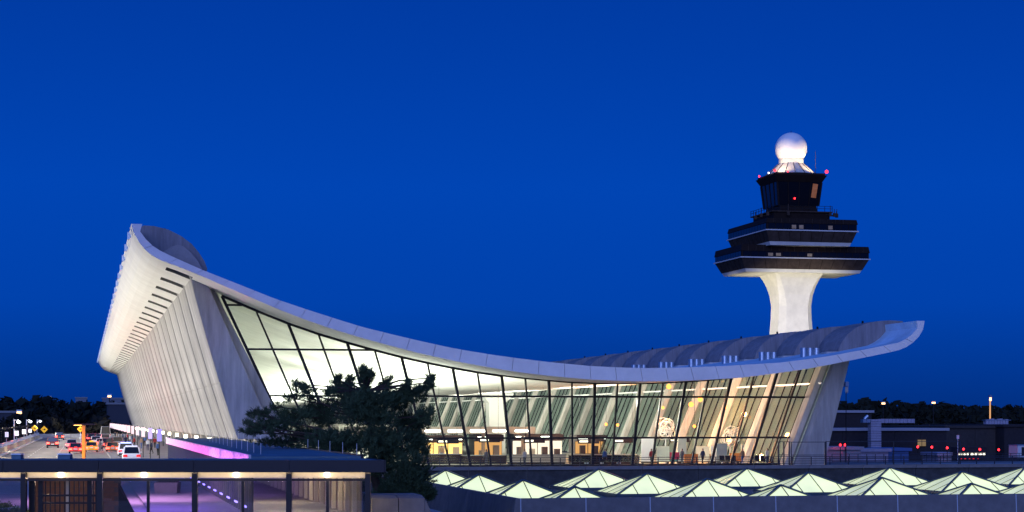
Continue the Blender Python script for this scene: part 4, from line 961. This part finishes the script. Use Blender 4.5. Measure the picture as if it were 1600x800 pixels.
t = empty('end_barrier', (-11, 505, 0), 0, 'low pale wall crossing behind the far end of the road', 'barrier')
for i in range(6): MB().box(i * 4 + .03, i * 4 + 3.97, 0, .4, 0, 1.0).build('barrier_block', bar_c, t)
glow_w = emit('globe_glow', (.9, .92, 1.0), 3.0)
for px, Y, lb in ((22, 333, 'tall white street lamp on the left barrier, nearest to the camera'), (41.5, 404, 'white street lamp on the left barrier, between the other two'), (58, 498, 'white street lamp at the far end of the left barrier')):
    t = empty('street_lamp', (onY(px, 690, Y).x, Y, 0), 0, lb, 'street lamp', 'white street lamps on the barrier')
    MB().tube((0, 0, 0), (0, 0, 4.7), .13, .1).build('pole', white_metal, t); MB().bar((0, 0, 4.55), (.8, 0, 4.55), .1).build('arm', white_metal, t)
    MB().lathe([(.001, 3.95), (.28, 4.05), (.38, 4.2), (.28, 4.42), (.001, 4.5)], 12, (.75, 0)).build('globe', glow_w, t, True)
yel = mat('yellow_sign', (.85, .45, .02), .5, emis=(1, .5, .02), es=.55)
for px, py, Y, s, lb in ((69, 671, 520, .95, 'yellow diamond road sign right of the far white lamp'), (54, 669, 440, .75, 'small yellow diamond sign between the white lamps'), (125.5, 670.5, 300, .5, 'yellow diamond sign half behind the orange lit post')):
    p = onY(px, py, Y); t = empty('road_sign', (p.x, Y, 0), 0, lb, 'road sign')
    MB().tube((0, .06, 0), (0, .06, p.z + s * .8), .05).build('pole', galv, t)
    MB().prism([(-s, p.z), (0, p.z - s), (s, p.z), (0, p.z + s)], 'y', -.03, .03).build('plate', yel, t)
    MB().prism([(-s * .45, p.z - .06 * s), (0, p.z - .06 * s), (0, p.z - .3 * s), (s * .45, p.z), (0, p.z + .3 * s), (0, p.z + .06 * s), (-s * .45, p.z + .06 * s)], 'y', -.045, -.032).build('arrow', black_m, t)
wsq = mat('white_panel', (.8, .8, .85), .6, emis=(.9, .88, 1), es=.5)
for px, py, Y, w, lb in ((10, 679, 300, .62, 'pale square panel at the photo edge, left of the first white lamp'), (26, 677, 330, .66, 'pale square panel just right of the first white lamp'), (37.5, 674.5, 370, .7, 'pale square panel just left of the middle white lamp'), (47, 673, 410, .62, 'pale square panel between the middle and far lamps'), (55, 671, 450, .4, 'smallest pale panel, beside the far white lamp')):
    p = onY(px, py, Y); t = empty('square_panel', (p.x, Y, -8), 0, lb, 'sign')
    MB().tube((0, .05, 0), (0, .05, p.z + 8 - .6), .06).build('pole', galv, t); MB().box(-w / 2 * 1.0, w / 2, 0, .1, p.z + 8 - w * .62, p.z + 8 + w * .62).build('panel', wsq, t)
# the T shaped post lamp
p = onY(131, 715, 150); t = empty('post_lamp', (p.x, 150, 0), -TH, 'T shaped post lamp glowing orange, standing in the road behind the pavilion roof', 'lamp')
opost = mat('post_lamplit_orange', (.8, .40, .07), .6)  # orange lamplight on the post put into its base colour
HZ = onY(131, 664, 150).z
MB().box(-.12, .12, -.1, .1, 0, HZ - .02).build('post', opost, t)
MB().box(-.8, .8, -.25, .25, HZ, HZ + .10).build('cap', mat('dark_cap', (.05, .03, .03), .6), t)
MB().box(-.72, -.2, -.2, .2, HZ - .04, HZ - .003).build('lamp_tube', emit('orange_tube_glow', (1, .5, .12), 6), t)
for k in (0, 1, 2, 3): lamp('POINT', 'post_bulb', (-.5, -.7, .9 + k * .8), 38, (1, .34, .04), .12, parent=t)
# lit banners along the kerb
bn = mat('pink_white_banner', (.8, .7, .68), .7, emis=(1, .68, .66), es=.45); bl_ = mat('lilac_banner', (.6, .5, .8), .7, emis=(.6, .42, 1), es=.5)
names = ['nearest', 'second', 'third', 'fourth', 'fifth', 'sixth', 'seventh', 'eighth', 'ninth', 'tenth', 'eleventh', 'twelfth', 'thirteenth', 'farthest']
for i in range(14):
    Y = 182 + 24.4 * i; px = 129.5 + 3150 * 6.9 / Y
    x = onY(px, 670, Y).x; t = empty('kerb_banner', (x, Y, .14), 0, ('lilac' if i < 2 else 'pinkish white') + ' lit banner on a black pole at the kerb, %s in the row' % names[i], 'banner', 'lit banners along the kerb')
    MB().tube((0, .03, 0), (0, .03, 3.75), .05).build('pole', black_m, t); w = .42 if i < 5 else .5
    MB().box(-w / 2, w / 2, -.04, -.025, 2.45, 3.6).build('banner', bl_ if i < 2 else bn, t)
# dark columns and lit doors under the pylons
dl = emit('door_light', (1, .93, .75), 5)
for i in range(14):
    y = Y1 + 7 + i * BAY * 2; t = empty('entrance_light', (sb[0] - .6, y, 0.14), 0, 'white box light over an entrance door under the pylons, %s from the camera' % names[i], 'light box', 'box lights under the pylons')
    MB().box(-.22, .22, -.2, .2, 2.05, 2.55).build('box', dl, t); MB().box(-.06, .06, -.06, .06, 0, 2.05).build('post', black_m, t); MB().box(-.25, .25, -.24, .24, 2.56, 2.62).build('lid', black_m, t)
for i, (k, m) in enumerate(((1, 'orange'), (2, 'red'), (3, 'red'))):
    y = Y1 + k * BAY * 1.0 + 4; t = empty('kiosk', (sb[0] + .2, y + 2, .14), 0, 'small %s kiosk between the %s pylon feet' % (m, names[k].replace('second', 'nearest').replace('third', 'next').replace('fourth', 'farther')), 'kiosk')
    MB().box(-.7, .7, 0, 2, 0, 2.2).build('body', mat(m + '_kiosk', (.8, .2, .03) if m == 'orange' else (.5, .05, .03), .6, emis=(1, .2, .02) if m == 'orange' else (.8, .05, .03), es=.35), t); MB().box(-.8, .8, -.1, 2.1, 2.2, 2.3).build('lid', black_m, t)
for k in range(8): lamp('POINT', 'entrance_bulb', (9.5, Y1 + 12 + k * 36, 2.3), 160, (1, .8, .5), .2)

# ------------------------------------------------------------------ vehicles
tyre = mat('tyre', (.02, .02, .02), .8); rim = mat('rim', (.4, .4, .4), .3, metal=.8); cglass = mat('car_glass', (.01, .012, .016), .05, spec=.8)
tail_e = emit('tail_light_glow', (1, .04, .025), 16); tail_d = mat('tail_lens', (.4, .01, .01), .2, emis=(1, .02, .02), es=.8); head_e = emit('head_light_glow', (1, .95, .85), 12); plate_m = mat('number_plate', (.7, .7, .7), .5)
def car(name, px, py, paint, label, cat, kind='sedan', lit=1, away=True, lane=None):
    g = onZ(px, py, 0); t = empty(name, (g.x, g.y, 0), 0 if away else math.pi, label, cat)
    L, Wd, H, cab, hood = {'sedan': (4.6, .91, 1.45, (.9, 3.6), .85), 'suv': (4.7, .96, 1.75, (.35, 3.7), 1.05), 'pickup': (5.6, .98, 1.85, (2.0, 4.3), 1.1), 'van': (5.6, 1.0, 2.2, (.1, 4.9), 1.15), 'bus': (9.0, 1.25, 3.0, (.05, 8.9), 1.2)}[kind]
    # local: rear at y=0 facing the camera, front at +L ; lofted body from cross-sections
    st = [(0, .55, .9, .93), (.12, .32, hood * 1.0, .97), (1.0, .25, hood, 1), (L * .5, .25, hood, 1), (L - 1.0, .25, hood * .96, 1), (L - .2, .3, hood * .82, .95), (L, .45, hood * .68, .86)]
    b = MB(); v = []
    for y, z0, z1, w in st:
        W_ = Wd * w; v += [(-W_ * .94, y, z0), (-W_, y, z0 + .15), (-W_, y, z1 - .22), (-W_ * .9, y, z1), (W_ * .9, y, z1), (W_, y, z1 - .22), (W_, y, z0 + .15), (W_ * .94, y, z0)]
    b.add(v, [(k * 8 + i, k * 8 + (i + 1) % 8, k * 8 + 8 + (i + 1) % 8, k * 8 + 8 + i) for k in range(len(st) - 1) for i in range(8)] + [tuple(range(7, -1, -1)), tuple(range(len(v) - 8, len(v)))])
    b.build('body', paint, t)
    a, c = cab; s1 = .45 if kind in ('sedan',) else .15; s2 = .8 if kind != 'bus' else .15
    b = MB(); v = []
    for y, z, w in ((a, hood - .02, .9), (a + s1, H - .06, .76), (a + s1 + .15, H, .72), (c - s2, H, .72), (c - s2 + .2, H - .06, .76), (c, hood - .02, .9)): v += [(-Wd * w, y, z), (Wd * w, y, z)]
    # cabin shell built as side walls and roof
    b = MB(); b.add([(-Wd * .78, a + s1, H - .05), (Wd * .78, a + s1, H - .05), (Wd * .78, c - s2, H - .05), (-Wd * .78, c - s2, H - .05), (-Wd * .7, a + s1 + .2, H), (Wd * .7, a + s1 + .2, H), (Wd * .7, c - s2 - .2, H), (-Wd * .7, c - s2 - .2, H)],
                 [(0, 1, 5, 4), (1, 2, 6, 5), (2, 3, 7, 6), (3, 0, 4, 7), (4, 5, 6, 7), (3, 2, 1, 0)])
    for sx in (-1, 1):
        b.bar((sx * Wd * .88, a, hood - .03), (sx * Wd * .76, a + s1, H - .06), .09); b.bar((sx * Wd * .88, c, hood - .03), (sx * Wd * .76, c - s2, H - .06), .08); b.bar((sx * Wd * .88, (a + c) / 2, hood - .03), (sx * Wd * .77, (a + c) / 2, H - .06), .08)
    b.build('roof', paint, t)
    b = MB(); b.frustum((-Wd * .86, Wd * .86, a + .03, c - .03, hood - .03), (-Wd * .74, Wd * .74, a + s1 + .03, c - s2 - .03, H - .05)); b.build('windows', cglass, t)
    r = .34 if kind != 'bus' else .48
    wm = MB().tube((-.11, 0, 0), (.11, 0, 0), r, n=14).mesh('wheel', tyre); rm_ = MB().tube((-.12, 0, 0), (.12, 0, 0), r * .6, n=10).mesh('rim', rim)
    for sx in (-1, 1):
        for y in (.95, L - .9):
            w = child('wheel', wm, t, (sx * (Wd - .12), y, r)); child('rim', rm_, w)
        z = hood - .25 if kind != 'bus' else 1.0
        MB().box(sx * Wd * .72 - .22, sx * Wd * .72 + .22, -.03, .10, z - .13, z + .12).build('tail_light', tail_e if lit and away else tail_d, t)
        MB().box(sx * Wd * .62 - .14, sx * Wd * .62 + .14, L - .12, L + .03, .55, .7).build('head_light', head_e if (lit or not away) else plate_m, t)
        MB().box(sx * (Wd + .08) - .09, sx * (Wd + .08) + .09, c - .75, c - .55, hood, hood + .14).build('mirror', paint, t)
    MB().box(-.26, .26, -.025, .02, .58, .7).build('plate', plate_m, t); MB().box(-Wd * .93, Wd * .93, -.06, .10, .34, .52).build('bumper', black_m if kind != 'sedan' else paint, t)
    if kind == 'sedan': MB().box(-.2, .2, a + .03, a + .07, hood + .0, hood + .05).build('brake_lamp', tail_e if lit else tail_d, t)
    return t
P_ = lambda n, c, m=.0: mat('paint_' + n, c, .3, metal=m, spec=.5)
car('dark_suv', 82, 700, P_('dark_red', (.10, .03, .03)), 'dark suv alone in the left lane with its tail lights on', 'car', 'suv')
car('sedan', 93, 687.5, P_('black', (.02, .02, .02)), 'black car farthest ahead in the left lane', 'car', 'suv')
car('sedan', 112, 701, P_('silver', (.4, .4, .42), .5), 'silver sedan just ahead of the bright red car', 'car')
car('sedan', 118, 709, P_('red', (.60, .03, .03)), 'bright red sedan beside the orange post', 'car')
tx = car('taxi', 143, 706.5, P_('yellow', (.80, .42, .02)), 'yellow taxi right behind the orange post', 'taxi', 'sedan')
MB().box(-.3, .3, 1.9, 2.15, 1.46, 1.62).build('roof_sign', yel, tx)
car('suv', 143, 691, P_('maroon', (.2, .02, .02)), 'maroon car with bright tail lights left of the queue', 'car', 'suv')
car('sedan', 150, 697, P_('white', (.65, .65, .65)), 'white car with glowing brake lights in the middle of the queue', 'car', 'suv')
car('sedan', 150, 687, P_('crimson', (.35, .02, .02)), 'red car far ahead in the queue before the bus', 'car')
car('shuttle_bus', 165, 686, P_('cream', (.6, .57, .5)), 'cream shuttle bus standing at the kerb far along the terminal', 'bus', 'bus', 0)
car('pickup', 165, 693, P_('offwhite', (.62, .62, .62)), 'white pickup truck parked before the shuttle bus', 'pickup', 'pickup', 0)
car('sedan', 168, 702, P_('wine', (.10, .02, .03)), 'dark wine car behind the white pickup', 'car', 'suv')
car('sedan', 176, 707, P_('bronze', (.45, .16, .05), .4), 'bronze sedan at the kerb with one bright tail light', 'car')
car('sedan', 136, 699, P_('dkred', (.3, .02, .02)), 'dark red car with bright tail lights just left of the taxi', 'car')
car('suv', 157, 692, P_('graphite', (.05, .05, .055)), 'dark grey suv in the queue left of the white pickup', 'car', 'suv')
car('sedan', 158, 698.5, P_('white4', (.6, .6, .6)), 'white sedan with tail lights on beside the wine coloured car', 'car')
car('sedan', 137, 688, P_('dkred2', (.25, .03, .03)), 'small red lit car far away left of the queue', 'car')
car('suv', 184, 699, P_('grey2', (.2, .2, .21)), 'grey suv at the kerb before the bronze sedan', 'car', 'suv', 0)
pc = car('police_car', 197, 715, P_('white2', (.75, .75, .78)), 'white police suv with blue roof lights, the farther one', 'police car', 'suv', 0)
pd = car('police_car', 206, 724, P_('white3', (.75, .75, .80)), 'white police suv with a blue rear window, half hidden by the pavilion roof', 'police car', 'suv', 0)
blu = emit('blue_beacon_glow', (.25, .35, 1.0), 5)
for c_ in (pc, pd):
    MB().box(-.62, .62, 1.55, 1.8, 1.76, 1.86).build('light_bar', blu if c_ is pc else wsq, c_)
lamp('POINT', 'beacon_light', (pc.location.x, pc.location.y - .8, 2.6), 160, (.3, .35, 1.0), .3)
for px, py, e in ((118, 703, 1500), (150, 694, 1800), (143, 688, 1400), (112, 699, 900), (170, 700, 700)):
    q = onZ(px, py + 5, 0); lamp('POINT', 'brake_glow', (q.x, q.y - 1.2, .6), e, (1, .06, .03), .3)
for k in range(5): lamp('POINT', 'road_lamp_light', (-9.3, 240 + k * 42, 4.4), 1500, (1, .82, .52), .3)

# ------------------------------------------------------------------ far background
far_leaf = mat('far_tree_leaves', (.012, .016, .010), .95)
def tree_band(y0, y1, px0, px1, hz, step, seed, label_kind=None):
    rnd = random.Random(seed); b = MB()
    x = px0
    while x < px1:
        Y = rnd.uniform(y0, y1); p = onY(x, 640, Y); h = hz(x) * rnd.uniform(.88, 1.06) * (Y / y0) ** .3; r = h * rnd.uniform(.22, .36)
        for k in range(26):
            a = rnd.uniform(0, 6.28); u = rnd.random(); rr_ = r * math.sin(math.pi * min(.97, (u * .85 + .12))) * rnd.uniform(.5, 1.1)
            c = Vector((p.x + math.cos(a) * rr_, Y + math.sin(a) * rr_, -8 + h * (.12 + .86 * u))); s = r * rnd.uniform(.25, .5)
            vs = [c + Vector((rnd.uniform(-1, 1), rnd.uniform(-1, 1), rnd.uniform(-1, 1))) * s for _ in range(5)]
            b.add(vs, [(0, 1, 2), (0, 2, 3), (1, 3, 4), (2, 3, 4), (0, 1, 4)])
        x += step * rnd.uniform(.6, 1.4)
    return b
band = tree_band(900, 1500, -60, 330, lambda x: 21.5 - (1.2 if x > 90 else 0), 1.1, 21)
band2 = tree_band(900, 1400, 1240, 1660, lambda x: 20.0 + (2.2 if 1340 < x < 1375 else 0) - (1.2 if x > 1530 else 0), 1.0, 22)
tag(band.build('treeline', far_leaf), 'dark wood filling the horizon behind the road', 'wood', kind='stuff')
tag(band2.build('treeline', far_leaf), 'dark wood on the horizon right of the terminal', 'wood', kind='stuff')
far_leaf2 = mat('mid_tree_leaves', (.022, .02, .014), .95)
b3 = tree_band(540, 700, -30, 215, lambda x: 11.5 + 2.0 * math.sin(x * .09), 3.2, 23)
tag(b3.build('treeline', far_leaf2), 'lower dark trees just beyond the end of the road', 'wood', kind='stuff')
# far pale buildings on the skyline
pale_b = mat('far_pale_wall', (.16, .18, .22), .8)
for px0, px1, y0, y1, Y, lb in ((118, 136, 622, 630, 1700, 'pale flat building on the horizon above the wood'), (160, 196, 623, 632, 1600, 'wide pale building on the skyline right of the mast'), (168, 205, 632, 650, 820, 'low grey building among the trees left of the pylons'), (0, 30, 645, 668, 800, 'dim grey building at the left photo edge')):
    a = onY(px0, y1, Y); c = onY(px1, y0, Y); t = empty('far_building', (a.x, Y, -8), 0, lb, 'building'); L = c.x - a.x
    MB().box(0, L, 0, 30, 0, c.z + 8).build('wall', pale_b if Y > 1000 else mat('dim_grey_wall', (.05, .055, .07), .9), t); MB().box(-.5, L + .5, -.5, 30.5, c.z + 8, c.z + 8.8).build('roof', grey_p, t)
mast_e = emit('mast_glow', (1, .5, .24), 4)
def mast(px, ytop, ybot, Y, lb, glow=None, r=.22, hd=.9, lit_pole=False):
    p = onY(px, ytop, Y); t = empty('light_mast', (p.x, Y, -8), 0, lb, 'light mast')
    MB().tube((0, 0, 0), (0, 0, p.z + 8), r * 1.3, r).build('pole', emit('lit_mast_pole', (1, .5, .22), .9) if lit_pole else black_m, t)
    MB().box(-hd, hd, -.4, .4, p.z + 8, p.z + 8.6).build('crossarm', galv, t)
    for s in (-1, 0, 1): MB().lathe([(.001, p.z + 7.1), (hd * .4, p.z + 7.4), (hd * .3, p.z + 7.95), (.001, p.z + 8)], 8, (s * hd * .6, -.2)).build('lamp_head', glow or mast_e, t)
mast(171, 618, 640, 900, 'tall light mast with orange lamps left of the terminal roof')
mast(30, 643, 665, 700, 'orange lit mast cluster above the first white lamp')
mast(1380, 629, 640, 800, 'light mast with orange lamps right of the terminal, left one')
mast(1458.5, 628, 640, 850, 'small light mast above the concourse roof, middle one', r=.2, hd=1.0)
mast(1547, 621, 652, 420, 'slender mast glowing orange along its pole at right', r=.16, hd=.3, lit_pole=True)
mast(77, 620, 630, 1500, 'distant white lamp on the horizon above the wood', wh_e, hd=1.6)
mast(181, 631, 640, 850, 'low white lamp before the dim grey building', wh_e, hd=.8)
mast(1322, 604, 640, 230, 'small camera mast just right of the last pylon', mat('camera_dome', (.5, .45, .42), .4), r=.05, hd=.22)
# concourse buildings right of the terminal
cdark = mat('concourse_dark_wall', (.030, .026, .030), .8, var=.2); cmid = mat('concourse_grey_wall', (.05, .044, .044), .85, var=.2, stain=.2); clight = mat('concourse_pale_edge', (.36, .36, .40), .6)
lav = mat('pale_metal_duct', (.42, .40, .48), .5, metal=.3, var=.15)
def block(px0, px1, y0, Y, dp, lb, wall=cdark, edge=None, name='concourse_building', windows=0, wl=None, ob=None, panels=True):
    a = onY(px0, y0, Y); c = onY(px1, y0, Y); L = c.x - a.x; H = a.z + 8; t = empty(name, (a.x, Y, -8), 0, lb, 'building')
    n = max(1, int(L / 4)) if panels else 1; me = MB().box(.02, L / n - .02, 0, .3, 0, H - .4).mesh('wall_panel', wall)
    for i in range(n): child('wall_panel', me, t, (i * L / n, 0, 0))
    MB().box(0, L, .31, dp, 0, H - .41).build('wall', wall, t)
    MB().box(-.3, L + .3, -.4, dp, H - .4, H).build('roof', edge or wall, t)
    return t, L, H
block(1280, 1362, 641, 300, 20, 'dark concourse block with a pale roof edge right behind the last pylon', edge=clight)
block(1275, 1479, 669, 270, 14, 'long low dark concourse with a pale roof edge', edge=clight)
block(1478, 1569, 665, 285, 30, 'grey brown windowless hall at the right of the concourse', wall=cmid)
block(1569, 1640, 663, 282, 30, 'darker brown hall at the right edge of the photo', wall=cdark)
t, L, H = block(1290, 1345, 698, 232, 6, 'pale grey shed below the two red marker lamps', wall=clight, name='shed')
block(1340, 1388, 701, 236, 6, 'lilac grey shed right of the pale one', wall=lav, name='shed')
block(1386, 1420, 700, 238, 6, 'blue painted shed in the middle of the apron', wall=mat('blue_shed', (.06, .15, .35), .7), name='shed')
block(1466, 1496, 707, 240, 5, 'rounded pale container right of the dark opening', wall=lav, name='container')
t = empty('rooftop_duct', onY(1361, 700, 262), 0, 'upright pale ribbed duct shaft rising to the concourse roof', 'duct')
o0 = t.location; zt4 = onY(1361, 655, 262).z - o0.z; wv = onY(1377, 655, 262).x - onY(1361, 655, 262).x
for i in range(12): MB().box(0, wv, 0, 1.2, i * zt4 / 12 + .02, (i + 1) * zt4 / 12 - .02).build('duct_section', lav, t)
L5 = onY(1430, 655, 262).x - onY(1377, 655, 262).x
for i in range(9): MB().box(wv + .02 + i * L5 / 9, wv + (i + 1) * L5 / 9 - .03, .1, 1.1, zt4 - .55, zt4 + .05).build('duct_section', lav, t)
for i in range(2): MB().box(-1.2 + i * .6, -.65 + i * .6, .1, 1.1, zt4 - .5, zt4).build('duct_section', galv, t)
MB().tube((-.8, .5, zt4), (-.3, .5, zt4 + .5), .25).build('vent_hood', galv, t)
t = empty('rooftop_unit', onY(1541, 665, 290), 0, 'row of pale ribbed air units on the grey brown hall roof', 'roof unit')
for i in range(8): MB().box(i * .5, i * .5 + .44, 0, 1, 0, .95 + .1 * (i % 3)).build('unit_panel', lav, t)
MB().box(-.3, 4.4, -.05, 1.05, .85, .95).build('rail', galv, t)
t = empty('lit_window', onY(1434, 697, 269.6), 0, 'warm lit window in the dark concourse wall', 'window')
for i in range(2): MB().box(i * .7, i * .7 + .62, 0, .05, 0, .95).build('pane', emit('window_glow', (1, .7, .4), .22) if i == 0 else MATS['window_glow'], t)
MB().box(.62, .7, -.02, .08, 0, .95).build('mullion', frame_m, t)
# red marker lamps
for i, (px, py, Y) in enumerate(((1313, 695.5, 231), (1320.5, 695.5, 231), (1434, 698.5, 232), (1456, 699, 232), (1480, 700, 234), (1505.5, 702, 234), (1531, 702.5, 234), (1560.5, 703, 234))):
    p = onY(px, py, Y); lb = 'red marker lamp, %s from the left along the apron' % names[i].replace('nearest', 'first')
    t = empty('marker_lamp', (p.x, Y, -8), 0, lb, 'lamp', 'red marker lamps on the apron'); MB().tube((0, 0, 0), (0, 0, p.z + 7.85), .05).build('post', black_m, t)
    MB().lathe([(.001, -.15 + p.z + 8), (.14, p.z + 7.95), (.14, p.z + 8.1), (.001, p.z + 8.2)], 10).build('lens', red_e, t, True)
    if i in (0, 4, 6): lamp('POINT', 'marker_glow', (p.x, Y - .5, p.z + .1), 25, (1, .05, .05), .1)
# stationary apron bus and trailer
p = onY(1497, 722, 238); t = empty('apron_bus', (p.x, 238, p.z - .3), 0, 'low dark bus with a row of bright white windows', 'bus')
MB().box(0, 4.2, 0, 2.4, .35, 2.3).build('body', cdark, t)
for i in range(7): MB().box(.1 + i * .58, .1 + i * .58 + random.uniform(.3, .5), -.03, .0, 1.25, 1.5).build('window', emit('bus_window_glow', (1, .95, .8), 2.5) if 'bus_window_glow' not in MATS else MATS['bus_window_glow'], t)
for i in range(5): MB().box(.3 + i * .6, .55 + i * .6, -.03, 0, .7, .82).build('reflector', tail_d, t)
for x in (.7, 3.4): MB().tube((x, -.02, .38), (x, .3, .38), .38, n=12).build('wheel', tyre, t)
p = onY(1590, 722, 225); t = empty('trailer', (p.x, 225, p.z), 0, 'white trailer with a dark door at the right edge of the photo', 'trailer')
MB().box(0, 3.2, 0, 2.4, .5, 2.1).build('body', white_metal, t); MB().box(.55, 1.15, -.03, 0, .8, 1.9).build('door', cdark, t); MB().box(-.05, 3.25, -.05, 2.45, 2.1, 2.2).build('roof', galv, t)
for x in (.6, 2.6): MB().tube((x, -.02, .3), (x, .3, .3), .3, n=12).build('wheel', tyre, t)
t = empty('signal_box', onY(1496.5, 722, 237), 0, 'small pale box on a thin pole before the grey brown hall', 'signal'); hz_ = onY(1496.5, 681, 237).z - onY(1496.5, 722, 237).z
MB().tube((0, 0, 0), (0, 0, hz_ - .4), .04).build('pole', galv, t); MB().box(-.16, .16, -.1, .1, hz_ - .4, hz_ + .1).build('box', white_metal, t)
xw = onY(1300, 715, 215).x
railing(xw, xw + 32, 215, -.8, .55, 1.1, 3, 'farther thin wire fence behind the terrace railing on the right', 'fence', .03)
